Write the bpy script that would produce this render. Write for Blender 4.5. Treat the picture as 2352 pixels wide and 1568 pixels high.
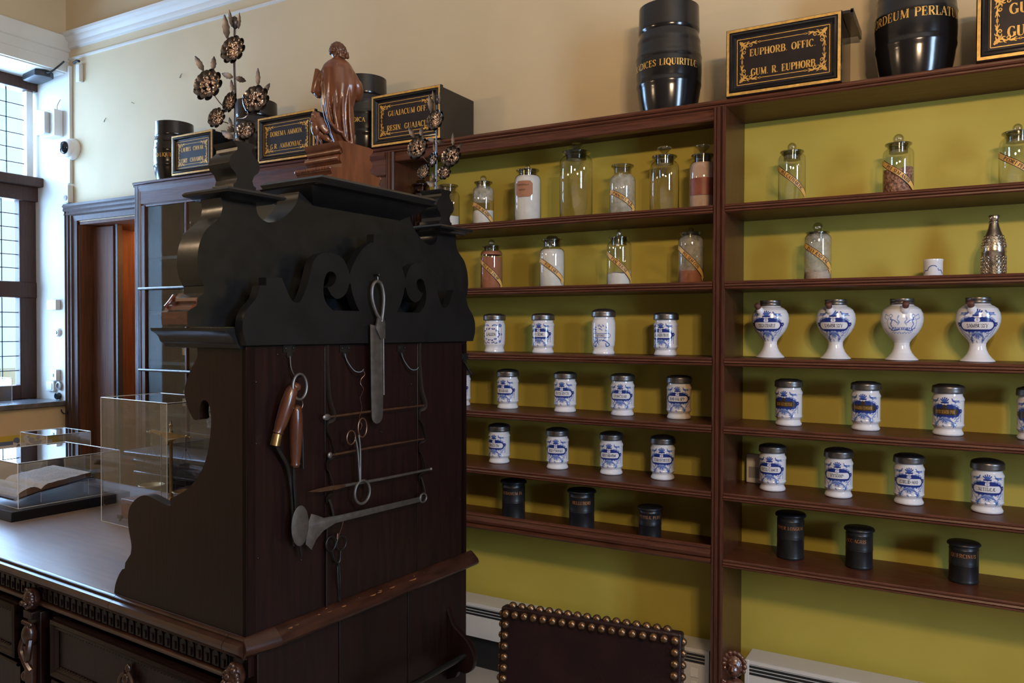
import bpy, bmesh, math, random
import numpy as np
from mathutils import Vector, Matrix

sc = bpy.context.scene
for o in list(bpy.data.objects):
    bpy.data.objects.remove(o)
C = sc.collection
rnd = random.Random(7)
PI = math.pi


def S(r, g, b):
    f = lambda c: (c / 255 / 12.92) if c / 255 <= 0.04045 else ((c / 255 + 0.055) / 1.055) ** 2.4
    return (f(r), f(g), f(b), 1.0)


# ------------------------------------------------------------------ camera
CAM = Vector((0.0, 0.0, 1.6))
yaw, pit, rol = math.radians(-29.804), math.radians(-0.919), math.radians(0.155)
fw = Vector((math.sin(yaw) * math.cos(pit), math.cos(yaw) * math.cos(pit), math.sin(pit)))
rt = Vector((math.cos(yaw), -math.sin(yaw), 0))
up = rt.cross(fw)
rt2 = rt * math.cos(rol) + up * math.sin(rol)
up2 = -rt * math.sin(rol) + up * math.cos(rol)
cam = bpy.data.cameras.new('camera')
cam.sensor_width = 36.0
cam.lens = 1822.09 / 2352 * 36.0
cam.clip_start = 0.05
co = bpy.data.objects.new('camera', cam)
C.objects.link(co)
co.matrix_world = Matrix(((rt2.x, up2.x, -fw.x, CAM.x), (rt2.y, up2.y, -fw.y, CAM.y), (rt2.z, up2.z, -fw.z, CAM.z), (0, 0, 0, 1)))
sc.camera = co

# ------------------------------------------------------------------ world, daylight, lamps, exposure
sc.view_settings.view_transform = 'Standard'
sc.view_settings.look = 'None'
sc.view_settings.gamma = 1.0
sc.view_settings.use_curve_mapping = False
sc.view_settings.exposure = 0.25
sc.cycles.use_denoising = True
sc.cycles.max_bounces = 8
sc.cycles.diffuse_bounces = 4
sc.cycles.glossy_bounces = 4
sc.cycles.transmission_bounces = 6
sc.cycles.transparent_max_bounces = 24
sc.cycles.caustics_reflective = False
sc.cycles.caustics_refractive = False
sc.cycles.sample_clamp_indirect = 6.0

w = bpy.data.worlds.new('daylight_sky')
sc.world = w
w.use_nodes = True
bg = w.node_tree.nodes['Background']
bg.inputs['Color'].default_value = (0.55, 0.76, 1.0, 1)
bg.inputs['Strength'].default_value = 1.4


def area(name, loc, direction, sx, sy, power, col):
    l = bpy.data.lights.new(name, 'AREA')
    l.shape = 'RECTANGLE'
    l.size, l.size_y = sx, sy
    l.energy = power
    l.color = col
    o = bpy.data.objects.new(name, l)
    C.objects.link(o)
    o.location = loc
    o.rotation_euler = Vector(direction).to_track_quat('-Z', 'Y').to_euler()
    return o


def point(name, loc, power, col, rad):
    l = bpy.data.lights.new(name, 'POINT')
    l.energy = power
    l.color = col
    l.shadow_soft_size = rad
    o = bpy.data.objects.new(name, l)
    C.objects.link(o)
    o.location = loc
    return o


SKY = (0.38, 0.62, 1.0)
WARM = (1.0, 0.70, 0.42)
SKY2 = (0.50, 0.71, 1.0)
# the daylight outside the window in the far side wall and outside the window of the opposite wall
area('daylight_side', (-6.45, 3.0, 2.3), (1, 0, -0.02), 3.2, 3.0, 700, SKY)
area('daylight_garden', (3.66, 0.20, 2.25), (-1, 0, -0.03), 1.0, 1.9, 190, SKY2)
# the candle bulbs of two chandeliers hanging over the room
for cx_, p_ in ((0.55, 27.0), (-3.3, 6.5)):
    for k in range(5):
        a_ = 2 * PI * k / 5
        point('chandelier_bulb', (cx_ + 0.17 * math.cos(a_), 0.28 + 0.17 * math.sin(a_), 2.62), p_, WARM, 0.045)
point('passage_lamp', (-4.62, 3.62, 2.42), 110.0, (1.0, 0.66, 0.36), 0.05)


# ------------------------------------------------------------------ materials
def nodes(name):
    m = bpy.data.materials.new(name)
    m.use_nodes = True
    nt = m.node_tree
    return m, nt, nt.nodes['Principled BSDF']


def N(nt, t, **kw):
    n = nt.nodes.new(t)
    for k, v in kw.items():
        setattr(n, k, v)
    return n


def mat(name, col, rough=0.5, metal=0.0, noise=0.0, nscale=20.0, stretch=(1, 1, 1), bump=0.0, bscale=None, coat=0.0, spec=0.5, col2=None, detail=4.0):
    m, nt, b = nodes(name)
    b.inputs['Roughness'].default_value = rough
    b.inputs['Metallic'].default_value = metal
    b.inputs['Coat Weight'].default_value = coat
    b.inputs['Coat Roughness'].default_value = 0.12
    b.inputs['Specular IOR Level'].default_value = spec
    b.inputs['Base Color'].default_value = col
    if noise or bump or col2:
        tc = N(nt, 'ShaderNodeTexCoord')
        mp = N(nt, 'ShaderNodeMapping')
        mp.inputs['Scale'].default_value = stretch
        nt.links.new(tc.outputs['Object'], mp.inputs['Vector'])
        nz = N(nt, 'ShaderNodeTexNoise')
        nz.inputs['Scale'].default_value = nscale
        nz.inputs['Detail'].default_value = detail
        nt.links.new(mp.outputs['Vector'], nz.inputs['Vector'])
        if noise or col2:
            rp = N(nt, 'ShaderNodeValToRGB')
            c2 = col2 or tuple(min(1, c * (1 + noise)) for c in col[:3]) + (1,)
            c1 = col if col2 else tuple(c * (1 - noise) for c in col[:3]) + (1,)
            rp.color_ramp.elements[0].position = 0.3
            rp.color_ramp.elements[1].position = 0.7
            rp.color_ramp.elements[0].color = c1
            rp.color_ramp.elements[1].color = c2
            nt.links.new(nz.outputs['Fac'], rp.inputs['Fac'])
            nt.links.new(rp.outputs['Color'], b.inputs['Base Color'])
        if bump:
            nb = nz
            if bscale:
                nb = N(nt, 'ShaderNodeTexNoise')
                nb.inputs['Scale'].default_value = bscale
                nt.links.new(mp.outputs['Vector'], nb.inputs['Vector'])
            bp = N(nt, 'ShaderNodeBump')
            bp.inputs['Strength'].default_value = bump
            bp.inputs['Distance'].default_value = 0.01
            nt.links.new(nb.outputs['Fac'], bp.inputs['Height'])
            nt.links.new(bp.outputs['Normal'], b.inputs['Normal'])
    return m


def thin_glass(name, tint=(0.93, 0.95, 0.93), ior=1.5, rough=0.01, boost=1.0):
    m = bpy.data.materials.new(name)
    m.use_nodes = True
    nt = m.node_tree
    nt.nodes.clear()
    out = N(nt, 'ShaderNodeOutputMaterial')
    tr = N(nt, 'ShaderNodeBsdfTransparent')
    tr.inputs['Color'].default_value = tint + (1,)
    gl = N(nt, 'ShaderNodeBsdfGlossy')
    gl.inputs['Roughness'].default_value = rough
    # reflectance by viewing angle, the same from both sides of the sheet
    f0 = ((ior - 1) / (ior + 1)) ** 2
    ge = N(nt, 'ShaderNodeNewGeometry')
    dp = N(nt, 'ShaderNodeVectorMath', operation='DOT_PRODUCT')
    nt.links.new(ge.outputs['Incoming'], dp.inputs[0])
    nt.links.new(ge.outputs['Normal'], dp.inputs[1])
    ab = N(nt, 'ShaderNodeMath', operation='ABSOLUTE')
    nt.links.new(dp.outputs['Value'], ab.inputs[0])
    om = N(nt, 'ShaderNodeMath', operation='SUBTRACT')
    om.inputs[0].default_value = 1.0
    nt.links.new(ab.outputs[0], om.inputs[1])
    pw = N(nt, 'ShaderNodeMath', operation='POWER')
    pw.inputs[1].default_value = 5.0
    nt.links.new(om.outputs[0], pw.inputs[0])
    ma = N(nt, 'ShaderNodeMath', operation='MULTIPLY_ADD')
    ma.inputs[1].default_value = 1 - f0
    ma.inputs[2].default_value = f0
    nt.links.new(pw.outputs[0], ma.inputs[0])
    mu = N(nt, 'ShaderNodeMath', operation='MULTIPLY')
    mu.inputs[1].default_value = boost
    mu.use_clamp = True
    mx = N(nt, 'ShaderNodeMixShader')
    nt.links.new(ma.outputs[0], mu.inputs[0])
    nt.links.new(mu.outputs[0], mx.inputs['Fac'])
    nt.links.new(tr.outputs[0], mx.inputs[1])
    nt.links.new(gl.outputs[0], mx.inputs[2])
    nt.links.new(mx.outputs[0], out.inputs['Surface'])
    return m


def attr_mat(name, rough=0.18, coat=0.3):
    m, nt, b = nodes(name)
    a = N(nt, 'ShaderNodeAttribute')
    a.attribute_name = 'paint'
    nt.links.new(a.outputs['Color'], b.inputs['Base Color'])
    b.inputs['Roughness'].default_value = rough
    b.inputs['Coat Weight'].default_value = coat
    b.inputs['Coat Roughness'].default_value = 0.06
    return m


M = {}
M['cream'] = mat('cream_plaster', (0.60, 0.485, 0.305, 1), 0.85, noise=0.05, nscale=2.5, bump=0.05, bscale=30)
M['white_paint'] = mat('white_paint', (0.62, 0.60, 0.55, 1), 0.6, noise=0.03, nscale=5)
M['ceiling'] = mat('ceiling_paint', (0.66, 0.62, 0.55, 1), 0.9, noise=0.03, nscale=3)
M['floor'] = mat('pale_stone_floor', (0.42, 0.38, 0.33, 1), 0.45, noise=0.18, nscale=4, bump=0.02)
M['yellow'] = mat('ochre_wall_paint', (0.435, 0.352, 0.050, 1), 0.65, nscale=3.0, col2=(0.50, 0.41, 0.068, 1), bump=0.06, bscale=18)
M['wood'] = mat('red_brown_shelf_wood', (0.058, 0.0170, 0.0080, 1), 0.40, nscale=9, stretch=(1.2, 14, 14), col2=(0.112, 0.035, 0.0160, 1), bump=0.08, spec=0.35)
M['woodv'] = mat('red_brown_upright_wood', (0.046, 0.0140, 0.0074, 1), 0.30, nscale=9, stretch=(14, 14, 1.2), col2=(0.086, 0.027, 0.0135, 1), bump=0.05, spec=0.5)
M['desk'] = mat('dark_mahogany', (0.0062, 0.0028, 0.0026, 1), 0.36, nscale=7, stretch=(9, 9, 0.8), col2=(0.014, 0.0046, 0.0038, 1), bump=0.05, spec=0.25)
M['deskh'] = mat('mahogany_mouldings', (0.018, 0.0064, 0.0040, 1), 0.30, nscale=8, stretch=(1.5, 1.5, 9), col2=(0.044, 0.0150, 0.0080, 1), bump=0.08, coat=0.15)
M['desktop'] = mat('worn_mahogany_top', (0.10, 0.045, 0.025, 1), 0.40, nscale=7, stretch=(1, 9, 4), col2=(0.18, 0.088, 0.050, 1), bump=0.09, bscale=55, coat=0.9)
for _n in M['desktop'].node_tree.nodes:      # fine dust haze on the old top, sheen raised to brighten the window's reflection
    if _n.type == 'BSDF_PRINCIPLED':
        _n.inputs['Sheen Weight'].default_value = 1.0
        _n.inputs['Sheen Roughness'].default_value = 0.3
        _n.inputs['Coat Roughness'].default_value = 0.23
M['worn'] = mat('bare_worn_wood', (0.30, 0.13, 0.05, 1), 0.6, noise=0.3, nscale=30)
M['ebony'] = mat('black_painted_wood', (0.0062, 0.0062, 0.0066, 1), 0.42, noise=0.25, nscale=12, bump=0.05, spec=0.25)
M['ebonygloss'] = mat('black_gloss_edge', (0.0075, 0.0078, 0.0082, 1), 0.26, noise=0.25, nscale=25, bump=0.05, spec=0.4)
M['redmould'] = mat('polished_red_moulding', (0.055, 0.015, 0.008, 1), 0.22, nscale=9, stretch=(1.2, 9, 9), col2=(0.10, 0.029, 0.014, 1), coat=0.4)
M['statue'] = mat('carved_walnut', (0.080, 0.025, 0.0105, 1), 0.33, nscale=9, stretch=(5, 5, 1.0), col2=(0.145, 0.049, 0.0195, 1), bump=0.05, coat=0.25)
M['statuedark'] = mat('carved_walnut_hair', (0.06, 0.021, 0.009, 1), 0.38, nscale=30, col2=(0.11, 0.042, 0.018, 1))
M['lacquer'] = mat('black_lacquer', (0.009, 0.0080, 0.0085, 1), 0.17, noise=0.3, nscale=15, bump=0.02, spec=0.6)
M['lacquerpanel'] = mat('black_brown_panel', (0.016, 0.010, 0.010, 1), 0.45, noise=0.25, nscale=15, spec=0.25)
M['gold'] = mat('gold_paint', (0.60, 0.34, 0.075, 1), 0.42, metal=0.35, noise=0.25, nscale=60)
M['goldfaded'] = mat('faded_copper_lettering', (0.30, 0.13, 0.045, 1), 0.5, metal=0.2, noise=0.3, nscale=80)
M['pewter'] = mat('pewter', (0.20, 0.19, 0.185, 1), 0.34, metal=0.9, noise=0.2, nscale=40)
M['steel'] = mat('dull_steel', (0.155, 0.142, 0.132, 1), 0.42, metal=0.85, noise=0.2, nscale=50)
M['iron'] = mat('dark_iron', (0.030, 0.027, 0.026, 1), 0.42, metal=0.8, noise=0.25, nscale=40)
M['copper'] = mat('coppery_metal', (0.17, 0.088, 0.055, 1), 0.35, metal=0.85, noise=0.2, nscale=50)
M['brass'] = mat('aged_brass', (0.42, 0.27, 0.10, 1), 0.32, metal=0.95, noise=0.2, nscale=40)
M['stud'] = mat('bronze_stud', (0.13, 0.078, 0.042, 1), 0.33, metal=0.9, noise=0.25, nscale=60)
M['silver'] = mat('tarnished_silver', (0.13, 0.11, 0.098, 1), 0.30, metal=0.95, noise=0.35, nscale=50)
M['silverlit'] = mat('lit_hammered_metal', (0.52, 0.36, 0.26, 1), 0.22, metal=0.95, noise=0.25, nscale=60, bump=0.6, bscale=160)  # brighter silver for flower centres, their lit look put into the colour
M['bottlemetal'] = mat('embossed_metal', (0.52, 0.44, 0.34, 1), 0.25, metal=0.95, noise=0.35, nscale=60)
M['handlewood'] = mat('handle_wood', (0.042, 0.0125, 0.0055, 1), 0.30, nscale=12, stretch=(6, 6, 1), col2=(0.085, 0.027, 0.011, 1), coat=0.3)
M['leather'] = mat('black_leather_strap', (0.018, 0.014, 0.013, 1), 0.55, noise=0.2, nscale=40)
M['redleather'] = mat('dark_red_leather', (0.006, 0.0022, 0.0028, 1), 0.42, nscale=14, col2=(0.013, 0.0038, 0.0044, 1), bump=0.15, bscale=120, spec=0.22)
M['chairwood'] = mat('chair_wood', (0.055, 0.020, 0.012, 1), 0.30, noise=0.3, nscale=30, coat=0.3)
M['ceramic'] = attr_mat('painted_tin_glaze')
M['ceramicwhite'] = mat('white_tin_glaze', (0.68, 0.68, 0.72, 1), 0.15, noise=0.03, nscale=20, coat=0.3)
M['bluepaint'] = mat('cobalt_blue_glaze', (0.03, 0.06, 0.24, 1), 0.2)
M['cork'] = mat('red_brown_stopper', (0.10, 0.035, 0.025, 1), 0.6, noise=0.3, nscale=80)
M['glass'] = thin_glass('jar_glass', (0.955, 0.965, 0.95), 1.5, 0.015, 2.2)
M['glassrim'] = thin_glass('jar_rim_glass', (0.66, 0.66, 0.60), 1.55, 0.03, 2.0)
M['glassknob'] = thin_glass('solid_glass_knob', (0.80, 0.80, 0.74), 1.6, 0.03, 2.6)
M['leafmetal'] = mat('dark_leaf_metal', (0.055, 0.046, 0.040, 1), 0.42, metal=0.9, noise=0.3, nscale=60)
M['farwall'] = mat('darkened_unseen_wall', (0.20, 0.165, 0.13, 1), 0.8)  # walls out of view, darkened to cut the light they bounce back
M['amber'] = thin_glass('brown_tinted_glass', (0.42, 0.22, 0.12), 1.5, 0.02, 1.6)
M['pane'] = thin_glass('cabinet_pane', (0.90, 0.92, 0.92), 1.5, 0.0, 1.5)
M['windowglass'] = thin_glass('window_pane', (0.95, 0.97, 0.98), 1.45, 0.0, 1.0)
M['acrylic'] = thin_glass('clear_acrylic', (0.955, 0.962, 0.972), 1.5, 0.0, 2.2)
M['acryledge'] = mat('polished_acrylic_edge', (0.80, 0.88, 0.98, 1), 0.15, spec=0.8)
M['powderwhite'] = mat('white_powder', (0.72, 0.69, 0.65, 1), 0.9, noise=0.06, nscale=30, bump=0.3)
M['powdergrey'] = mat('dusty_grey_film', (0.42, 0.40, 0.36, 1), 0.9, noise=0.15, nscale=20)
M['powderred'] = mat('rust_powder', (0.36, 0.13, 0.065, 1), 0.9, noise=0.08, nscale=30, bump=0.3)
M['powderpink'] = mat('pale_pink_powder', (0.60, 0.42, 0.33, 1), 0.9, noise=0.08, nscale=30, bump=0.3)
M['chips'] = mat('dried_seed_chips', (0.10, 0.035, 0.022, 1), 0.8, nscale=110, col2=(0.52, 0.27, 0.17, 1), bump=0.9, detail=2)
M['label'] = mat('gilt_paper_label', (0.60, 0.30, 0.055, 1), 0.5, nscale=14, col2=(0.80, 0.50, 0.14, 1))
M['labelbrown'] = mat('brown_paper_label', (0.33, 0.14, 0.07, 1), 0.7, noise=0.12, nscale=25)
M['labelred'] = mat('red_brown_label_band', (0.22, 0.055, 0.03, 1), 0.5, noise=0.12, nscale=25)
M['ink'] = mat('black_ink', (0.018, 0.014, 0.012, 1), 0.6)
M['tin'] = mat('black_japanned_tin', (0.012, 0.012, 0.014, 1), 0.36, noise=0.25, nscale=25, bump=0.03)
M['heater'] = mat('white_heater_enamel', (0.58, 0.56, 0.53, 1), 0.4)
M['plastic'] = mat('white_plastic', (0.70, 0.68, 0.64, 1), 0.4)
M['plasticgrey'] = mat('grey_plastic', (0.30, 0.29, 0.28, 1), 0.4)
M['black'] = mat('matt_black', (0.010, 0.010, 0.011, 1), 0.5)
M['dome'] = mat('smoked_dome', (0.010, 0.012, 0.018, 1), 0.06, coat=0.5)
M['navy'] = mat('black_plinth_board', (0.007, 0.007, 0.010, 1), 0.30, spec=0.35)
M['winwood'] = mat('dark_window_oak', (0.045, 0.024, 0.018, 1), 0.5, nscale=9, stretch=(10, 10, 1), col2=(0.075, 0.035, 0.024, 1), spec=0.25)
M['doorwood'] = mat('brown_door_veneer', (0.075, 0.030, 0.016, 1), 0.6, nscale=6, stretch=(12, 12, 0.6), col2=(0.14, 0.056, 0.028, 1), spec=0.2)
M['doorwood2'] = mat('warm_panelled_door', (0.34, 0.165, 0.080, 1), 0.5, nscale=6, stretch=(12, 12, 0.6), col2=(0.46, 0.235, 0.12, 1))
M['stone'] = mat('dark_sill_stone', (0.10, 0.10, 0.105, 1), 0.25, noise=0.3, nscale=20)
M['paper'] = mat('old_paper', (0.60, 0.50, 0.38, 1), 0.8, noise=0.1, nscale=30)
M['pageedge'] = mat('worn_page_edges', (0.10, 0.055, 0.034, 1), 0.8, nscale=60, stretch=(1, 1, 8), col2=(0.22, 0.13, 0.08, 1))
M['box'] = mat('reddish_box_wood', (0.19, 0.068, 0.032, 1), 0.35, nscale=8, stretch=(2, 2, 9), col2=(0.28, 0.11, 0.055, 1), coat=0.2)
M['posteryellow'] = mat('yellow_board', (0.55, 0.43, 0.05, 1), 0.6)
M['posterwhite'] = mat('poster_white', (0.62, 0.62, 0.60, 1), 0.6)
M['posterblue'] = mat('poster_blue', (0.10, 0.15, 0.28, 1), 0.6)
M['seat'] = mat('worn_seat_velvet', (0.03, 0.01, 0.012, 1), 0.7)
M['brownbottle'] = mat('brown_bottle', (0.035, 0.022, 0.016, 1), 0.2, coat=0.3)
M['showcase'] = mat('showcase_lining', (0.055, 0.045, 0.036, 1), 0.7, noise=0.15, nscale=10)
M['foliage'] = mat('garden_foliage', (0.25, 0.33, 0.22, 1), 0.8, noise=0.4, nscale=3)


# ------------------------------------------------------------------ mesh helpers
class MB:
    """collects faces with material slots and links them as one mesh object"""

    def __init__(self):
        self.v, self.f, self.m = [], [], []

    def add(self, vs, fs, mi=0):
        n = len(self.v)
        self.v += [tuple(p) for p in vs]
        self.f += [tuple(i + n for i in f) for f in fs]
        self.m += [mi] * len(fs)
        return self

    def box(self, x0, x1, y0, y1, z0, z1, mi=0, xf=None):
        vs = [Vector((x, y, z)) for x in (x0, x1) for y in (y0, y1) for z in (z0, z1)]
        if xf:
            vs = [xf @ p for p in vs]
        return self.add(vs, [(0, 1, 3, 2), (4, 6, 7, 5), (0, 4, 5, 1), (2, 3, 7, 6), (0, 2, 6, 4), (1, 5, 7, 3)], mi)

    def lathe(self, prof, n=32, c=(0, 0, 0), axis=None, mi=0, rot=0.0, sx=1.0, sy=1.0, cap=True):
        """prof: list of (radius, height); axis: Matrix for other orientations"""
        vs, fs = [], []
        for r, z in prof:
            for k in range(n):
                a = rot + 2 * PI * k / n
                vs.append(Vector((r * math.cos(a) * sx, r * math.sin(a) * sy, z)))
        for i in range(len(prof) - 1):
            for k in range(n):
                k2 = (k + 1) % n
                fs.append((i * n + k, i * n + k2, (i + 1) * n + k2, (i + 1) * n + k))
        if cap:
            if prof[0][0] > 1e-5:
                fs.append(tuple(range(n))[::-1])
            if prof[-1][0] > 1e-5:
                fs.append(tuple((len(prof) - 1) * n + k for k in range(n)))
        if axis is not None:
            vs = [axis @ p for p in vs]
        c = Vector(c)
        return self.add([p + c for p in vs], fs, mi)

    def tube(self, pts, r, n=8, mi=0, flat=None, closed=False):
        pts = [Vector(p) for p in pts]
        if not hasattr(r, '__len__'):
            r = [r] * len(pts)
        L = len(pts)
        vs, fs = [], []
        ref = None
        for i, p in enumerate(pts):
            if closed:
                t = pts[(i + 1) % L] - pts[i - 1]
            else:
                t = pts[min(i + 1, L - 1)] - pts[max(i - 1, 0)]
            t.normalize()
            if ref is None:
                ref = Vector((0, 0, 1)) if abs(t.z) < 0.9 else Vector((1, 0, 0))
            a = (ref - t * ref.dot(t))
            if a.length < 1e-6:
                a = t.orthogonal()
            a.normalize()
            ref = a
            b = t.cross(a)
            for k in range(n):
                th = 2 * PI * k / n
                if flat:
                    vs.append(p + a * (math.cos(th) * r[i] * flat[0]) + b * (math.sin(th) * r[i] * flat[1]))
                else:
                    vs.append(p + (a * math.cos(th) + b * math.sin(th)) * r[i])
        for i in range(L if closed else L - 1):
            j = (i + 1) % L
            for k in range(n):
                k2 = (k + 1) % n
                fs.append((i * n + k, i * n + k2, j * n + k2, j * n + k))
        if not closed:
            fs.append(tuple(range(n))[::-1])
            fs.append(tuple((L - 1) * n + k for k in range(n)))
        return self.add(vs, fs, mi)

    def extrude(self, prof, p0, p1, ax, ay, mi=0):
        """2-D closed profile swept from p0 to p1; ax, ay are the profile axes"""
        p0, p1, ax, ay = Vector(p0), Vector(p1), Vector(ax), Vector(ay)
        n = len(prof)
        vs = [p0 + ax * a + ay * b for a, b in prof] + [p1 + ax * a + ay * b for a, b in prof]
        fs = [(k, (k + 1) % n, n + (k + 1) % n, n + k) for k in range(n)]
        fs += [tuple(range(n))[::-1], tuple(range(n, 2 * n))]
        return self.add(vs, fs, mi)

    def ball(self, c, r, seg=10, rings=7, mi=0, sc=(1, 1, 1), xf=None):
        prof = [(r * math.sin(PI * i / rings), -r * math.cos(PI * i / rings)) for i in range(rings + 1)]
        m = Matrix.Diagonal((sc[0], sc[1], sc[2]))
        if xf is not None:
            m = xf @ m
        return self.lathe(prof, seg, c, axis=m, mi=mi, cap=False)

    def ring_frame(self, x0, x1, z0, z1, prof, y, mi=0):
        """mitred rectangular frame in the XZ plane: prof = [(inset, depth towards -Y)]"""
        vs, fs = [], []
        n = len(prof)
        for a, d in prof:
            vs += [(x0 + a, y - d, z0 + a), (x1 - a, y - d, z0 + a), (x1 - a, y - d, z1 - a), (x0 + a, y - d, z1 - a)]
        for i in range(n - 1):
            for k in range(4):
                k2 = (k + 1) % 4
                fs.append((i * 4 + k, i * 4 + k2, (i + 1) * 4 + k2, (i + 1) * 4 + k))
        return self.add(vs, fs, mi)

    def build(self, name, mats, parent=None, smooth=40, bevel=0.0, loc=None, seg=2):
        me = bpy.data.meshes.new(name)
        me.from_pydata(self.v, [], self.f)
        if not isinstance(mats, (list, tuple)):
            mats = [mats]
        for m in mats:
            me.materials.append(m)
        me.polygons.foreach_set('material_index', self.m)
        bm = bmesh.new()
        bm.from_mesh(me)
        bmesh.ops.remove_doubles(bm, verts=bm.verts, dist=1e-6)
        bmesh.ops.recalc_face_normals(bm, faces=bm.faces)
        bm.to_mesh(me)
        bm.free()
        if smooth:
            me.polygons.foreach_set('use_smooth', [True] * len(me.polygons))
            me.set_sharp_from_angle(angle=math.radians(smooth))
        o = bpy.data.objects.new(name, me)
        C.objects.link(o)
        if parent is not None:
            o.parent = parent
        if loc is not None:
            o.location = loc
        if bevel:
            b = o.modifiers.new('bevel', 'BEVEL')
            b.width = bevel
            b.segments = seg
            b.limit_method = 'ANGLE'
            b.angle_limit = math.radians(40)
        return o


def thing(name, label, cat, loc=(0, 0, 0), rz=0.0, group=None):
    o = bpy.data.objects.new(name, None)
    o.empty_display_size = 0.05
    C.objects.link(o)
    o.location = loc
    o.rotation_euler = (0, 0, rz)
    o['label'] = label
    o['category'] = cat
    if group:
        o['group'] = group
    return o


def tag(o, label, cat, group=None):
    o['label'] = label
    o['category'] = cat
    if group:
        o['group'] = group
    return o


def struct(o):
    o['kind'] = 'structure'
    return o


def dup(root, loc, rz, label, group=None):
    r = root.copy()
    C.objects.link(r)
    r.location = loc
    r.rotation_euler = (0, 0, rz)
    r['label'] = label
    if group:
        r['group'] = group
    for ch in list(root.children):
        c = ch.copy()
        C.objects.link(c)
        c.parent = r
        for g in list(ch.children):
            d = g.copy()
            C.objects.link(d)
            d.parent = c
    return r


def spline(pts, n=6, closed=False):
    """Catmull-Rom through 2-D or 3-D points"""
    P = [Vector(p) for p in pts]
    L = len(P)
    out = []
    rng = range(L if closed else L - 1)
    for i in rng:
        if closed:
            a, b, c, d = P[i - 1], P[i], P[(i + 1) % L], P[(i + 2) % L]
        else:
            a, b, c, d = P[max(i - 1, 0)], P[i], P[i + 1], P[min(i + 2, L - 1)]
        for k in range(n):
            t = k / n
            out.append(0.5 * ((2 * b) + (c - a) * t + (2 * a - 5 * b + 4 * c - d) * t * t + (3 * b - a - 3 * c + d) * t ** 3))
    if not closed:
        out.append(P[-1])
    return out


def board(outlines, thick, bevel=0.0):
    """2-D outlines (first one outer, others holes) filled and given thickness; returns (verts, faces) with x, y in plane and z the thickness"""
    cu = bpy.data.curves.new('outline', 'CURVE')
    cu.dimensions = '2D'
    cu.fill_mode = 'BOTH'
    cu.extrude = thick / 2 - bevel
    cu.bevel_depth = bevel
    cu.bevel_resolution = 1
    if bevel:
        cu.offset = -bevel
    for ol in outlines:
        s = cu.splines.new('POLY')
        s.points.add(len(ol) - 1)
        for p, q in zip(s.points, ol):
            p.co = (q[0], q[1], 0, 1)
        s.use_cyclic_u = True
    ob = bpy.data.objects.new('outline', cu)
    C.objects.link(ob)
    me = bpy.data.meshes.new_from_object(ob.evaluated_get(bpy.context.evaluated_depsgraph_get()))
    vs = [v.co.copy() for v in me.vertices]
    fs = [tuple(p.vertices) for p in me.polygons]
    bpy.data.objects.remove(ob)
    bpy.data.meshes.remove(me)
    bpy.data.curves.remove(cu)
    return vs, fs


# ------------------------------------------------------------------ brush lettering: thick uprights, thin bars, slab serifs
def _arc(cx, cy, rx, ry, a0, a1, n=9):
    return [(cx + rx * math.cos(math.radians(a0 + (a1 - a0) * i / n)), cy + ry * math.sin(math.radians(a0 + (a1 - a0) * i / n))) for i in range(n + 1)]


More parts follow.
